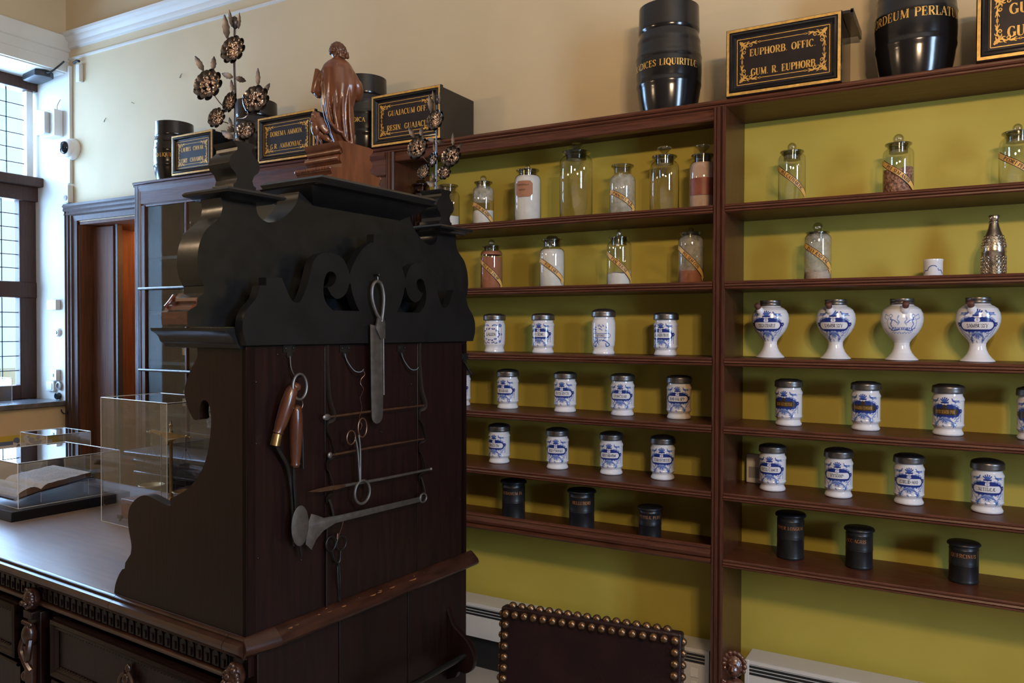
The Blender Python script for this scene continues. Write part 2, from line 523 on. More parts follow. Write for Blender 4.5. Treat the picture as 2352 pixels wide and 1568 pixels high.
# each glyph: width, strokes; a stroke is (points, kind) with kind: k thick, t thin, a by direction, plus s / e for serifs at start / end
GL = {
    'A': (0.74, [([(0.06, 0), (0.37, 1)], 'ts'), ([(0.37, 1), (0.68, 0)], 'ke'), ([(0.17, 0.34), (0.56, 0.34)], 't')]),
    'B': (0.70, [([(0.16, 0), (0.16, 1)], 'kse'), ([(0.16, 1)] + _arc(0.36, 0.76, 0.21, 0.24, 90, -90) + [(0.16, 0.52)], 'a'), ([(0.16, 0.52)] + _arc(0.38, 0.26, 0.25, 0.26, 90, -90) + [(0.16, 0)], 'a')]),
    'C': (0.70, [(_arc(0.39, 0.5, 0.31, 0.5, 48, 312, 16), 'a'), ([(0.62, 0.72), (0.62, 0.98)], 't')]),
    'D': (0.76, [([(0.16, 0), (0.16, 1)], 'kse'), ([(0.16, 1)] + _arc(0.32, 0.5, 0.36, 0.5, 90, -90, 12) + [(0.16, 0)], 'a')]),
    'E': (0.64, [([(0.16, 0), (0.16, 1)], 'kse'), ([(0.1, 1), (0.56, 1), (0.56, 0.78)], 't'), ([(0.16, 0.52), (0.44, 0.52)], 't'), ([(0.44, 0.40), (0.44, 0.64)], 't'), ([(0.1, 0), (0.58, 0), (0.58, 0.24)], 't')]),
    'F': (0.60, [([(0.16, 0), (0.16, 1)], 'kse'), ([(0.1, 1), (0.55, 1), (0.55, 0.78)], 't'), ([(0.16, 0.52), (0.42, 0.52)], 't'), ([(0.42, 0.40), (0.42, 0.64)], 't')]),
    'G': (0.76, [(_arc(0.39, 0.5, 0.31, 0.5, 48, 330, 16), 'a'), ([(0.62, 0.74), (0.62, 0.98)], 't'), ([(0.64, 0.05), (0.64, 0.42)], 'k'), ([(0.48, 0.42), (0.76, 0.42)], 't')]),
    'H': (0.80, [([(0.16, 0), (0.16, 1)], 'kse'), ([(0.64, 0), (0.64, 1)], 'kse'), ([(0.16, 0.5), (0.64, 0.5)], 't')]),
    'I': (0.34, [([(0.17, 0), (0.17, 1)], 'kse')]),
    'J': (0.50, [([(0.32, 1), (0.32, 0.16)] + _arc(0.18, 0.12, 0.14, 0.16, 0, -150, 6), 'as')]),
    'K': (0.76, [([(0.16, 0), (0.16, 1)], 'kse'), ([(0.16, 0.42), (0.62, 1)], 'te'), ([(0.30, 0.56), (0.64, 0)], 'ke')]),
    'L': (0.60, [([(0.16, 0), (0.16, 1)], 'kse'), ([(0.1, 0), (0.56, 0), (0.56, 0.26)], 't')]),
    'M': (0.96, [([(0.12, 0), (0.14, 1)], 'ts'), ([(0.14, 1), (0.46, 0.04)], 'k'), ([(0.46, 0.04), (0.78, 1)], 't'), ([(0.80, 1), (0.80, 0)], 'kse')]),
    'N': (0.80, [([(0.14, 0), (0.14, 1)], 'ts'), ([(0.14, 1), (0.64, 0)], 'k'), ([(0.64, 0), (0.64, 1)], 'te')]),
    'O': (0.76, [(_arc(0.38, 0.5, 0.30, 0.5, 0, 360, 22), 'a')]),
    'P': (0.66, [([(0.16, 0), (0.16, 1)], 'kse'), ([(0.16, 1)] + _arc(0.36, 0.74, 0.24, 0.26, 90, -90) + [(0.16, 0.48)], 'a')]),
    'Q': (0.76, [(_arc(0.38, 0.5, 0.30, 0.5, 0, 360, 22), 'a'), ([(0.34, 0.12), (0.52, -0.02), (0.70, -0.14)], 'k')]),
    'R': (0.74, [([(0.16, 0), (0.16, 1)], 'kse'), ([(0.16, 1)] + _arc(0.36, 0.75, 0.23, 0.25, 90, -90) + [(0.16, 0.5)], 'a'), ([(0.36, 0.5), (0.64, 0)], 'ke')]),
    'S': (0.58, [([(0.50, 0.80), (0.46, 0.93), (0.30, 1.0), (0.14, 0.92), (0.10, 0.76), (0.18, 0.60), (0.38, 0.46), (0.49, 0.28), (0.45, 0.08), (0.29, 0), (0.12, 0.07), (0.08, 0.22)], 'a'), ([(0.50, 0.74), (0.50, 1)], 't'), ([(0.08, 0), (0.08, 0.28)], 't')]),
    'T': (0.70, [([(0.35, 0), (0.35, 1)], 'ks'), ([(0.06, 0.76), (0.08, 1), (0.62, 1), (0.64, 0.76)], 't')]),
    'U': (0.78, [([(0.16, 1), (0.16, 0.3)] + _arc(0.38, 0.28, 0.22, 0.28, 180, 270, 6), 'as'), (_arc(0.38, 0.28, 0.24, 0.28, 270, 360, 6) + [(0.62, 1)], 'te')]),
    'V': (0.74, [([(0.08, 1), (0.38, 0)], 'ks'), ([(0.38, 0), (0.66, 1)], 'te')]),
    'X': (0.74, [([(0.08, 1), (0.64, 0)], 'kse'), ([(0.08, 0), (0.64, 1)], 'tse')]),
    'Y': (0.72, [([(0.06, 1), (0.36, 0.48)], 'ks'), ([(0.66, 1), (0.36, 0.48)], 'ts'), ([(0.36, 0.48), (0.36, 0)], 'ke')]),
    'Z': (0.66, [([(0.08, 0.78), (0.08, 1), (0.56, 1)], 't'), ([(0.56, 1), (0.08, 0)], 'k'), ([(0.08, 0), (0.58, 0), (0.58, 0.24)], 't')]),
    '.': (0.30, [([(0.12, 0.06), (0.12, 0.07)], 'd')]),
    '*': (0.30, [([(0.12, 0.46), (0.12, 0.47)], 'd')]),
    '-': (0.44, [([(0.06, 0.46), (0.38, 0.46)], 'k')]),
    ' ': (0.42, []),
}
GL['Æ'] = (1.02, [([(0.04, 0), (0.46, 1)], 'ts'), ([(0.22, 0.34), (0.5, 0.34)], 't'), ([(0.52, 0), (0.52, 1)], 'k'), ([(0.44, 1), (0.92, 1), (0.92, 0.78)], 't'), ([(0.52, 0.52), (0.8, 0.52)], 't'), ([(0.44, 0), (0.95, 0), (0.95, 0.24)], 't')])


def lettering(text, h, thick=0.085, thin=0.028, gap=0.06, wide=1.0, dots=True):
    """list of (points, half widths) in metres, centred on x = 0, baseline y = 0"""
    out, x = [], 0.0
    for chx in text:
        wd, st = GL[chx]
        for pts, kind in st:
            P = [((x + p[0]) * wide, p[1]) for p in pts]
            if kind == 'd':
                out.append((_arc(P[0][0], P[0][1], 0.02, 0.02, 0, 360, 6), [0.055] * 7))
                continue
            fine = []
            for a, b in zip(P, P[1:]):
                k = max(1, int(math.hypot(b[0] - a[0], b[1] - a[1]) / 0.22))
                fine += [(a[0] + (b[0] - a[0]) * i / k, a[1] + (b[1] - a[1]) * i / k) for i in range(k)]
            fine.append(P[-1])
            W = []
            for i in range(len(fine)):
                a, b = fine[max(i - 1, 0)], fine[min(i + 1, len(fine) - 1)]
                d = math.hypot(b[0] - a[0], b[1] - a[1]) or 1
                v = abs(b[1] - a[1]) / d
                W.append({'k': thick, 't': thin}.get(kind[0], thin + (thick - thin) * v ** 1.5))
            out.append((fine, W))
            for flag, q in (('s', P[0]), ('e', P[-1])):
                if flag in kind[1:]:
                    e = 0.15 if kind[0] == 'k' else 0.11
                    yy = q[1] + (0.012 if q[1] < 0.5 else -0.012)
                    out.append(([(q[0] - e, yy), (q[0], yy), (q[0] + e, yy)], [thin * 0.9] * 3))
        x += wd + gap
    tot = (x - gap) * wide
    return [([((p[0] - tot / 2) * h, p[1] * h) for p in pts], [q * h for q in W]) for pts, W in out], tot * h


def ribbon(mb, pts, W, fmap, mi=0, both=False):
    """a flat painted stroke laid on a surface by fmap(x, y)"""
    n = len(pts)
    vs, fs = [], []
    for i in range(n):
        a, b = pts[max(i - 1, 0)], pts[min(i + 1, n - 1)]
        dx, dy = b[0] - a[0], b[1] - a[1]
        d = math.hypot(dx, dy) or 1
        nx, ny = -dy / d * W[i], dx / d * W[i]
        vs += [fmap(pts[i][0] + nx, pts[i][1] + ny), fmap(pts[i][0] - nx, pts[i][1] - ny)]
    for i in range(n - 1):
        fs.append((2 * i, 2 * i + 1, 2 * i + 3, 2 * i + 2))
    # crossing strokes lie a hair apart, as layers of paint do
    mb.layer = (getattr(mb, 'layer', 0) + 1) % 14
    nr = (Vector(vs[1]) - Vector(vs[0])).cross(Vector(vs[2]) - Vector(vs[0]))
    if nr.length > 1e-12:
        nr = nr.normalized() * (mb.layer * 2.5e-5)
        vs = [Vector(p) + nr for p in vs]
    mb.add(vs, fs, mi)


def write(mb, text, h, fmap, mi=0, x=0.0, y=0.0, fit=None, **kw):
    st, tot = lettering(text, h, **kw)
    s = 1.0
    if fit and tot > fit:
        s = fit / tot
    for pts, W in st:
        ribbon(mb, [(p[0] * s + x, p[1] + y) for p in pts], W, fmap, mi)

# ================================================================== THE ROOM
XL, XR, YB, YF, ZC = -5.47, 3.4, 3.28, -2.75, 4.3
struct(MB().box(-7.0, XR + 0.2, YF - 0.2, 4.6, -0.12, 0).build('floor', M['floor']))
struct(MB().box(-7.0, XR + 0.2, YF - 0.2, 4.6, ZC, ZC + 0.1).build('ceiling', M['ceiling']))
# back wall with the doorway X -5.34 .. -4.42, up to 2.33
b = MB()
b.box(-5.88, -5.34, YB, YB + 0.14, 0, ZC)
b.box(-5.34, -4.36, YB, YB + 0.14, 2.33, ZC)
b.box(-4.36, XR + 0.2, YB, YB + 0.14, 0, ZC)
struct(b.build('wall_back', M['cream'], smooth=0))
# side wall (left in the photo) with the window opening Y 1.95 .. 3.28
b = MB()
b.box(XL - 0.40, XL, YF - 0.2, 1.95, 0, ZC)
b.box(XL - 0.40, XL, 1.95, YB, 0, 1.055)
b.box(XL - 0.40, XL, 1.95, YB, 3.375, ZC)
struct(b.build('wall_left', M['cream'], smooth=0))
# white painted lining of the window recess and the narrow strip in the corner
b = MB()
b.box(XL - 0.40, XL + 0.035, YB - 0.012, YB, 1.09, 3.375)
b.box(XL - 0.40, XL, 1.95, 1.962, 1.09, 3.375)
b.box(XL - 0.40, XL + 0.002, 1.95, YB, 3.366, 3.375)
struct(b.build('trim_1', M['white_paint'], smooth=0))
b = MB()
for y0, y1, z0, z1 in ((YF - 0.2, -0.35, 0, ZC), (-0.35, 0.75, 0, 1.25), (-0.35, 0.75, 3.25, ZC), (0.75, YB + 0.14, 0, ZC)):
    b.box(XR, XR + 0.2, y0, y1, z0, z1)
struct(b.build('wall_right', M['farwall'], smooth=0))
struct(MB().box(XL - 0.4, XR + 0.2, YF - 0.2, YF, 0, ZC).build('wall_front', M['farwall'], smooth=0))
# crossbars of the window in the opposite wall, outside the photo
b = MB()
for y in (-0.35, 0.18, 0.71):
    b.box(XR + 0.08, XR + 0.12, y, y + 0.04, 1.25, 3.25)
for z in (1.25, 1.9, 2.55, 3.21):
    b.box(XR + 0.081, XR + 0.119, -0.35, 0.75, z, z + 0.04)
struct(b.build('window_2', M['winwood']))

# moulding along the back wall, its thin picture ledge, and the beam moulding over the window
pr = [(0, 3.525), (0.02, 3.53), (0.028, 3.545), (0.03, 3.56), (0.05, 3.575), (0.055, 3.59), (0.075, 3.60), (0.08, 3.615), (0.0, 3.625)]
b = MB()
b.extrude([(-a, z) for a, z in pr], (XL, YB, 0), (XR, YB, 0), (0, 1, 0), (0, 0, 1))
b.extrude([(0, 3.452), (-0.012, 3.456), (-0.012, 3.466), (0, 3.470)], (XL + 0.04, YB, 0), (XR, YB, 0), (0, 1, 0), (0, 0, 1))
struct(b.build('trim_2', M['white_paint']))
b = MB()
pl = [(0.0, 3.372), (0.03, 3.372), (0.03, 3.44), (0.036, 3.444), (0.036, 3.505), (0.05, 3.512), (0.062, 3.54), (0.08, 3.565), (0.085, 3.60), (0.0, 3.604)]
b.extrude(pl, (XL, YF, 0), (XL, YB, 0), (1, 0, 0), (0, 0, 1))
struct(b.build('trim_3', M['white_paint']))

# ---- window_1: oak frame with leaded lights, transom, upper light, sill
WX = XL - 0.36
win = thing('window_1', '', '', (0, 0, 0))
del win['label'], win['category']
win['kind'] = 'structure'
b = MB()
y0, y1 = 1.96, YB - 0.012
b.box(WX - 0.07, WX, y1 - 0.115, y1, 1.09, 2.60)          # right stile
b.box(WX - 0.07, WX, y0, y0 + 0.115, 1.09, 2.60)
b.box(WX - 0.069, WX + 0.003, 2.56, 2.68, 1.09, 2.60)              # mullion
b.box(WX - 0.068, WX - 0.003, y0, y1, 1.09, 1.19)
b.box(WX - 0.09, WX + 0.03, y0, y1, 2.50, 2.602)
b.box(WX - 0.09, WX + 0.10, y0, y1, 2.60, 2.665)          # projecting transom
b.box(WX - 0.07, WX + 0.008, y0, y1, 1.81, 1.925)         # rail between casements
b.box(WX - 0.09, WX + 0.035, y0, y1, 3.285, 3.366)        # head
b.build('frame', M['winwood'], win, bevel=0.006)
b = MB()
b.box(WX - 0.05, WX + 0.01, y1 - 0.065, y1 - 0.02, 2.665, 3.285)
b.box(WX - 0.05, WX - 0.01, y0, y0 + 0.05, 2.665, 3.285)
b.build('upper_frame', M['white_paint'], win, bevel=0.004)
for z0, z1, rows in ((1.19, 1.81, 6), (1.925, 2.50, 6), (2.665, 3.285, 6)):
    for ya, yb in ((y0 + 0.10, 2.57), (2.67, y1 - 0.10)):
        if z0 > 2.6:
            yb = yb + 0.05 if ya > 2.6 else 2.64
        p = MB().box(WX - 0.034, WX - 0.031, ya, yb, z0, z1).build('pane', M['windowglass'], win, smooth=0)
        b = MB()
        for i in range(1, rows):
            z = z0 + (z1 - z0) * i / rows
            b.box(WX - 0.036, WX - 0.029, ya, yb, z - 0.003, z + 0.003)
        for i in range(1, 5):
            y = yb - (yb - ya) * i * 0.245 + 0.0
            b.box(WX - 0.036, WX - 0.029, y - 0.003, y + 0.003, z0, z1)
        b.build('leading', M['iron'], p, smooth=0)
b = MB()
b.box(XL - 0.40, XL + 0.028, 1.95, YB - 0.002, 1.055, 1.09)
s = b.build('window_sill', M['stone'], win, bevel=0.005)
# garden wall and shrubs beyond the glass, pale in the daylight
struct(MB().box(-9.2, -9.0, -1.0, 8.0, -0.5, 1.15).build('garden_wall', M['cream']))

# ---- door_1: moulded dark architrave, flush brown leaf, warm panelled door in the passage behind
door = thing('door_1', '', '', (0, 0, 0))
del door['label'], door['category']
door['kind'] = 'structure'
ap = [(0, 0.0), (0, 0.030), (0.018, 0.038), (0.026, 0.030), (0.045, 0.034), (0.055, 0.024), (0.075, 0.028), (0.085, 0.016), (0.118, 0.012), (0.118, 0.0)]
b = MB()
b.extrude([(a, -d) for a, d in ap], (-5.455, YB, 0), (-5.455, YB, 2.455), (1, 0, 0), (0, 1, 0))
b.build('architrave', M['winwood'], door)
b = MB()
b.extrude([(-a, -d * 1.25) for a, d in ap], (-5.455, YB, 2.455), (-4.27, YB, 2.455), (0, 0, 1), (0, 1, 0))
b.build('architrave_head', M['winwood'], door)
b = MB()
b.box(-5.345, -5.325, YB, YB + 0.42, 0, 2.33)
b.box(-5.345, -4.30, YB, YB + 0.42, 2.31, 2.33)
b.build('lining', M['doorwood'], door, smooth=0)
b = MB()
b.box(-5.325, -5.085, YB + 0.09, YB + 0.13, 0.005, 2.30)
b.build('leaf', M['doorwood'], door, bevel=0.003)
b = MB()
b.box(-5.078, -5.056, YB + 0.10, YB + 0.14, 0.0, 2.31)  # black strip put in for the dark gap beside the leaf
b.build('gap_strip', M['black'], door, smooth=0)
d2 = thing('door_2', '', '', (0, 0, 0))
del d2['label'], d2['category']
d2['kind'] = 'structure'
b = MB()
b.box(-5.4, -3.9, 3.92, 3.96, 0.0, 2.33)
b.build('panelled_leaf', M['doorwood2'], d2, smooth=0)
b = MB()
b.ring_frame(-4.86, -4.28, 1.15, 2.12, [(0, 0), (0.0, 0.012), (0.018, 0.016), (0.03, 0.004), (0.042, 0.012), (0.05, 0.0)], 3.92)
b.ring_frame(-4.86, -4.28, 0.2, 1.02, [(0, 0), (0.0, 0.012), (0.018, 0.016), (0.03, 0.004), (0.042, 0.012), (0.05, 0.0)], 3.92)
b.build('panel_moulding', M['doorwood'], d2)
b = MB()
b.box(-5.9, -3.6, 3.96, 4.1, 0, 2.9)
b.box(-5.5, -5.4, YB + 0.14, 4.0, 0, 2.9)
b.box(-3.9, -3.8, YB + 0.14, 4.0, 0, 2.9)
b.box(-5.9, -3.6, YB + 0.14, 4.0, 2.6, 2.7)
struct(b.build('wall_passage', M['cream'], smooth=0))

# ---- ochre painted wall surface behind the shelves down to the heaters
struct(MB().box(-4.27, XR, YB - 0.008, YB, 0.10, 2.44).build('wall_ochre', M['yellow'], smooth=0))
struct(MB().box(-4.27, XR, YB - 0.020, YB - 0.008, 0.0, 0.11).build('baseboard_back', M['black'], smooth=0))

# ================================================================== WALL SHELVING
FR = 2.98
sh = thing('wall_shelving', 'long red-brown wall shelving with reeded edges over the ochre wall', 'shelving', (0, FR, 0))
D = YB - 0.008 - FR
ZS = [2.069, 1.781, 1.492, 1.236, 0.984]


def reeded(zt, h, x0, x1, y=0.0):
    """closed profile of a shelf: reeded nose on the front edge, (y, z)"""
    return [(D, zt - h), (0.006, zt - h), (0.0, zt - h + 0.004), (0.0, zt - h + 0.009), (0.004, zt - h + 0.0105), (0.0, zt - h + 0.012),
            (-0.003, zt - h / 2 - 0.002), (0.0, zt - h / 2 + 0.004), (0.004, zt - h / 2 + 0.0055), (0.0, zt - h / 2 + 0.007), (-0.001, zt - 0.004), (0.003, zt), (D, zt)]


UPS = [(-4.29, -4.235), (-2.40, -2.355), (-0.835, -0.789), (0.70, 0.746)]
for (xa, xb) in UPS:
    b = MB()
    w_ = xb - xa
    pf = [(xa, D), (xa, 0.004), (xa + 0.004, -0.002), (xa + 0.011, -0.002), (xa + 0.013, 0.003), (xa + 0.015, -0.003), (xa + w_ / 2 + 0.004, -0.003),
          (xa + w_ / 2 + 0.006, 0.003), (xa + w_ / 2 + 0.008, -0.003), (xb - 0.015, -0.003), (xb - 0.013, 0.003), (xb - 0.011, -0.002), (xb - 0.004, -0.002), (xb, 0.004), (xb, D)]
    b.extrude(pf, (0, 0, 0.0), (0, 0, 2.434), (1, 0, 0), (0, 1, 0))
    b.build('upright', M['woodv'], sh, smooth=30)
for i in range(1, 3):
    xa, xb = UPS[i][1], UPS[i + 1][0]
    for z in ZS + ([0.733] if i == 2 else []):
        b = MB().extrude(reeded(z, 0.031, xa, xb), (xa, 0, 0), (xb, 0, 0), (0, 1, 0), (0, 0, 1))
        b.build('shelf', M['wood'], sh, smooth=30)
# lowest board of the middle bay stands behind a taller moulded rail
xa, xb = UPS[1][1], UPS[2][0]
b = MB().box(xa, xb, 0.012, D, 0.714, 0.736)
b.build('shelf', M['wood'], sh)
rail = [(0.02, 0.708), (0.004, 0.708), (-0.004, 0.716), (-0.002, 0.728), (0.004, 0.730), (-0.006, 0.736), (-0.010, 0.748), (-0.002, 0.754), (0.002, 0.766), (-0.004, 0.768), (-0.002, 0.776), (0.006, 0.779), (0.02, 0.776)]
MB().extrude(rail, (xa, 0, 0), (xb, 0, 0), (0, 1, 0), (0, 0, 1)).build('front_rail', M['wood'], sh, smooth=30)
# top board with its nosing over all bays and the deeper rail under it on the first two bays
top = [(D, 2.432), (0.008, 2.432), (0.002, 2.436), (0.002, 2.441), (0.006, 2.443), (0.0, 2.445), (-0.004, 2.450), (-0.004, 2.456), (0.0, 2.460), (D, 2.460)]
MB().extrude(top, (-4.305, 0, 0), (0.9, 0, 0), (0, 1, 0), (0, 0, 1)).build('top_board', M['wood'], sh, smooth=30)
for xa, xb in ((UPS[1][1], UPS[2][0] + 0.002),):
    tr = [(0.05, 2.432), (0.016, 2.432), (0.016, 2.424), (0.008, 2.420), (0.012, 2.405), (0.006, 2.392), (0.010, 2.388), (0.05, 2.388)]
    MB().extrude(tr, (xa, 0, 0), (xb, 0, 0), (0, 1, 0), (0, 0, 1)).build('top_rail', M['wood'], sh, smooth=30)
# glazed bay beside the door
xa, xb = UPS[0][1], UPS[1][0]
tr = [(0.03, 2.432), (-0.01, 2.432), (-0.014, 2.42), (-0.004, 2.405), (0.0, 2.400), (0.0, 2.33), (0.008, 2.322), (0.006, 2.312), (0.03, 2.312)]
MB().extrude(tr, (xa, 0, 0), (xb, 0, 0), (0, 1, 0), (0, 0, 1)).build('glazed_bay_rail', M['wood'], sh, smooth=30)
b = MB()
b.box(xa, xa + 0.035, 0.002, 0.03, 0.0, 2.32)
b.box(xb - 0.035, xb, 0.002, 0.03, 0.0, 2.32)
b.box(xa, xb, 0.002, 0.03, 0.70, 0.78)
b.box(-3.852, -3.836, 0.006, 0.028, 0.78, 2.32)
b.build('glazed_door_frame', M['woodv'], sh, bevel=0.003)
MB().box(xa + 0.03, xb - 0.03, 0.014, 0.018, 0.76, 2.32).build('glass_pane', M['pane'], sh, smooth=0)
for z in (1.830, 1.352):
    MB().tube([(xa - 0.002, -0.012, z), (xb, -0.012, z)], 0.0075, 10).build('glazing_rod', M['pewter'], sh)
b = MB().box(xa, xb, D - 0.02, D - 0.004, 0.0, 2.432)
b.build('bay_lining', M['showcase'], sh, smooth=0)
for z in (2.02, 1.70, 1.40, 1.10, 0.82):
    MB().box(xa, xb, 0.05, D - 0.02, z - 0.018, z).build('inner_shelf', M['showcase'], sh, smooth=0)
# dark bottles behind the glass
kb = 0
wherez = {2.02: 'highest', 1.70: 'second', 1.40: 'third', 1.10: 'fourth'}
for z in (2.02, 1.70, 1.40, 1.10):
    for j, x in enumerate((-3.99, -3.78, -3.55)):
        t = thing('dark_bottle', 'brown bottle with pale label behind the glass, %s inner shelf, %s from the doorway' % (wherez[z], ('first', 'second', 'third')[j]), 'bottle', (x, FR + 0.15, z), 0, 'brown bottles in the glazed bay')
        MB().lathe([(0.04, 0), (0.043, 0.004), (0.043, 0.13), (0.038, 0.145), (0.018, 0.165), (0.016, 0.19), (0.021, 0.193), (0.021, 0.205), (0, 0.205)], 20).build('body', M['brownbottle'], t)
        b = MB()
        arc = [(0.0436 * math.cos(a), 0.0436 * math.sin(a)) for a in [-PI / 2 - 0.7 + 1.4 * i / 8 for i in range(9)]]
        b.add([(p[0], p[1], q) for q in (0.04, 0.10) for p in arc], [(i, i + 1, i + 10, i + 9) for i in range(8)])
        b.build('paper_label', M['paper'], t)

# ---- base cupboard under the glazed bay
t = thing('base_cupboard', 'dark low cupboard with moulded edges under the glazed bay beside the doorway', 'cupboard', (0, 0, 0))
b = MB()
b.box(-4.0, -2.42, 2.775, FR - 0.016, 0.0, 0.90)
b.build('body', M['desk'], t, bevel=0.003)
b = MB()
nose = [(0.0, 0.895), (0.0, 0.925), (-0.235, 0.925), (-0.246, 0.918), (-0.246, 0.906), (-0.235, 0.898)]
b.extrude([(y + FR - 0.016, z) for y, z in nose], (-4.02, 0, 0), (-2.41, 0, 0), (0, 1, 0), (0, 0, 1))
b.build('top', M['deskh'], t)
for z in (0.865, 0.80):
    MB().tube([(-4.0, 2.772, z), (-2.42, 2.772, z)], 0.009, 10).build('bead', M['deskh'], t)
for x0, x1 in ((-3.95, -3.24), (-3.18, -2.47)):
    d = MB().ring_frame(x0, x1, 0.08, 0.77, [(0, 0), (0, 0.012), (0.06, 0.012), (0.07, 0.004), (0.3, 0.004)], 2.775).build('door', M['desk'], t)
    xk = x1 - 0.03 if x0 < -3.5 else x0 + 0.03
    MB().ball((xk, 2.752, 0.5), 0.014).build('knob', M['brass'], d)

# ================================================================== THE APOTHECARY DESK  (local axes: x = out of the back panel, y = along it, z = up)
DO = (-1.6015, 1.4249, 0.0)
DA = math.radians(-3.83)
RZ = Matrix.Rotation(DA, 4, 'Z')


def W(u, v, z):
    p = RZ @ Vector((u, v, 0))
    return Vector((DO[0] + p.x, DO[1] + p.y, z))


desk = thing('apothecary_desk', 'big dark carved desk with tall scrolled upper cabinet, tools hanging on its back', 'desk', DO, DA)


def plane_uz(vs, v0):      # board drawn in (u, z), thickness along v
    return [Vector((p.x, v0 + p.z, p.y)) for p in vs]


def plane_vz(vs, u0):      # board drawn in (v, z), thickness along u
    return [Vector((u0 + p.z, p.x, p.y)) for p in vs]


# --- table top with its moulded edge
b = MB()
b.box(-2.75, 0.0, 0.0, 0.955, 0.772, 0.80)
b.build('table_top', M['desktop'], desk)
edge = [(0.0, 0.800), (0.006, 0.800), (0.012, 0.796), (0.010, 0.790), (0.024, 0.786), (0.030, 0.776), (0.028, 0.766), (0.018, 0.758), (0.012, 0.748), (0.0, 0.745)]
b = MB()
b.extrude([(-y - 0.0, z) for y, z in edge], (-2.78, 0, 0), (-0.60, 0, 0), (0, 1, 0), (0, 0, 1))
b.extrude([(-y - 0.0, z) for y, z in edge], (-0.598, 0, 0), (-0.065, 0, 0), (0, 1, 0), (0, 0, 1))
b.extrude([(-y - 0.0, z) for y, z in edge], (-0.063, 0, 0), (0.0, 0, 0), (0, 1, 0), (0, 0, 1))
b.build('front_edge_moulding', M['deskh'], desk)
# thumb moulding along the foot of the back panel, with a notched near corner
sl = [(0.0, 0.805), (0.006, 0.804), (0.022, 0.792), (0.034, 0.780), (0.038, 0.770), (0.034, 0.762), (0.016, 0.752), (0.0, 0.748)]
b = MB()
b.extrude(sl, (0, 0.085, 0), (0, 0.965, 0), (1, 0, 0), (0, 0, 1))
vs, fs = [], []
for (u_, v_, s_) in ((0, -0.012, 0.35), (0, 0.085, 1.0)):
    vs += [(q[0] * s_, v_, q[1]) for q in sl]
n_ = len(sl)
b.add(vs, [(k, (k + 1) % n_, n_ + (k + 1) % n_, n_ + k) for k in range(n_)] + [tuple(range(n_))])
b.build('back_edge_moulding', M['deskh'], desk)
b = MB()
r_ = random.Random(3)
for k in range(26):
    v = 0.10 + 0.6 * r_.random() ** 1.1
    u = 0.004 + 0.018 * r_.random()
    z = 0.8052 - 0.013 * (u / 0.022) ** 0.9
    l, w_ = 0.006 + 0.028 * r_.random(), 0.0012 + 0.003 * r_.random()
    b.tube([(u, v, z), (u + 0.0015, v + l * 0.5, z - 0.0005), (u - 0.001, v + l, z)], [w_ * 0.4, w_, w_ * 0.3], 6, flat=(0.35, 1))
b.build('worn_patches', M['worn'], desk)

# --- lower carcase
b = MB()
b.box(-0.62, -0.008, 0.03, 0.935, 0.0, 0.76)
b.box(-2.7, -2.1, 0.03, 0.935, 0.0, 0.76)
b.box(-2.1, -0.62, 0.03, 0.935, 0.42, 0.76)
b.build('carcase', M['desk'], desk)
b = MB()
for v0, v1 in ((0.03, 0.318), (0.321, 0.62), (0.623, 0.935)):
    b.box(-0.008, 0.004, v0, v1, 0.02, 0.75)
b.build('end_planks', M['desk'], desk, bevel=0.002)
# fluted frieze under the front edge
b = MB()
b.box(-2.70, -0.01, 0.012, 0.03, 0.690, 0.748)
x = -2.68
while x < -0.10:
    ol = [(x, 0.697), (x, 0.728)] + [(x + 0.0125 - 0.0125 * math.cos(PI * i / 8), 0.728 + 0.011 * math.sin(PI * i / 8)) for i in range(1, 8)] + [(x + 0.025, 0.728), (x + 0.025, 0.697)]
    inner = [(x + 0.005, 0.697), (x + 0.005, 0.726)] + [(x + 0.0125 - 0.0075 * math.cos(PI * i / 6), 0.726 + 0.007 * math.sin(PI * i / 6)) for i in range(1, 6)] + [(x + 0.020, 0.726), (x + 0.020, 0.697)]
    n_ = len(ol)
    vs = [(p[0], 0.003, p[1]) for p in ol] + [(p[0], 0.012, p[1]) for p in ol]
    fs = [(k, k + 1, n_ + k + 1, n_ + k) for k in range(n_ - 1)] + [tuple(range(n_))]
    b.add(vs, fs)
    b.box(x + 0.009, x + 0.016, -0.001, 0.004, 0.702, 0.722)
    b.box(x + 0.029, x + 0.032, 0.006, 0.012, 0.695, 0.745)
    x += 0.0362
b.build('fluted_frieze', M['desk'], desk)
b = MB()
b.tube([(-2.7, 0.006, 0.683), (-0.03, 0.006, 0.683)], 0.009, 10, flat=(1.0, 1.2))
b.build('frieze_bead', M['deskh'], desk)


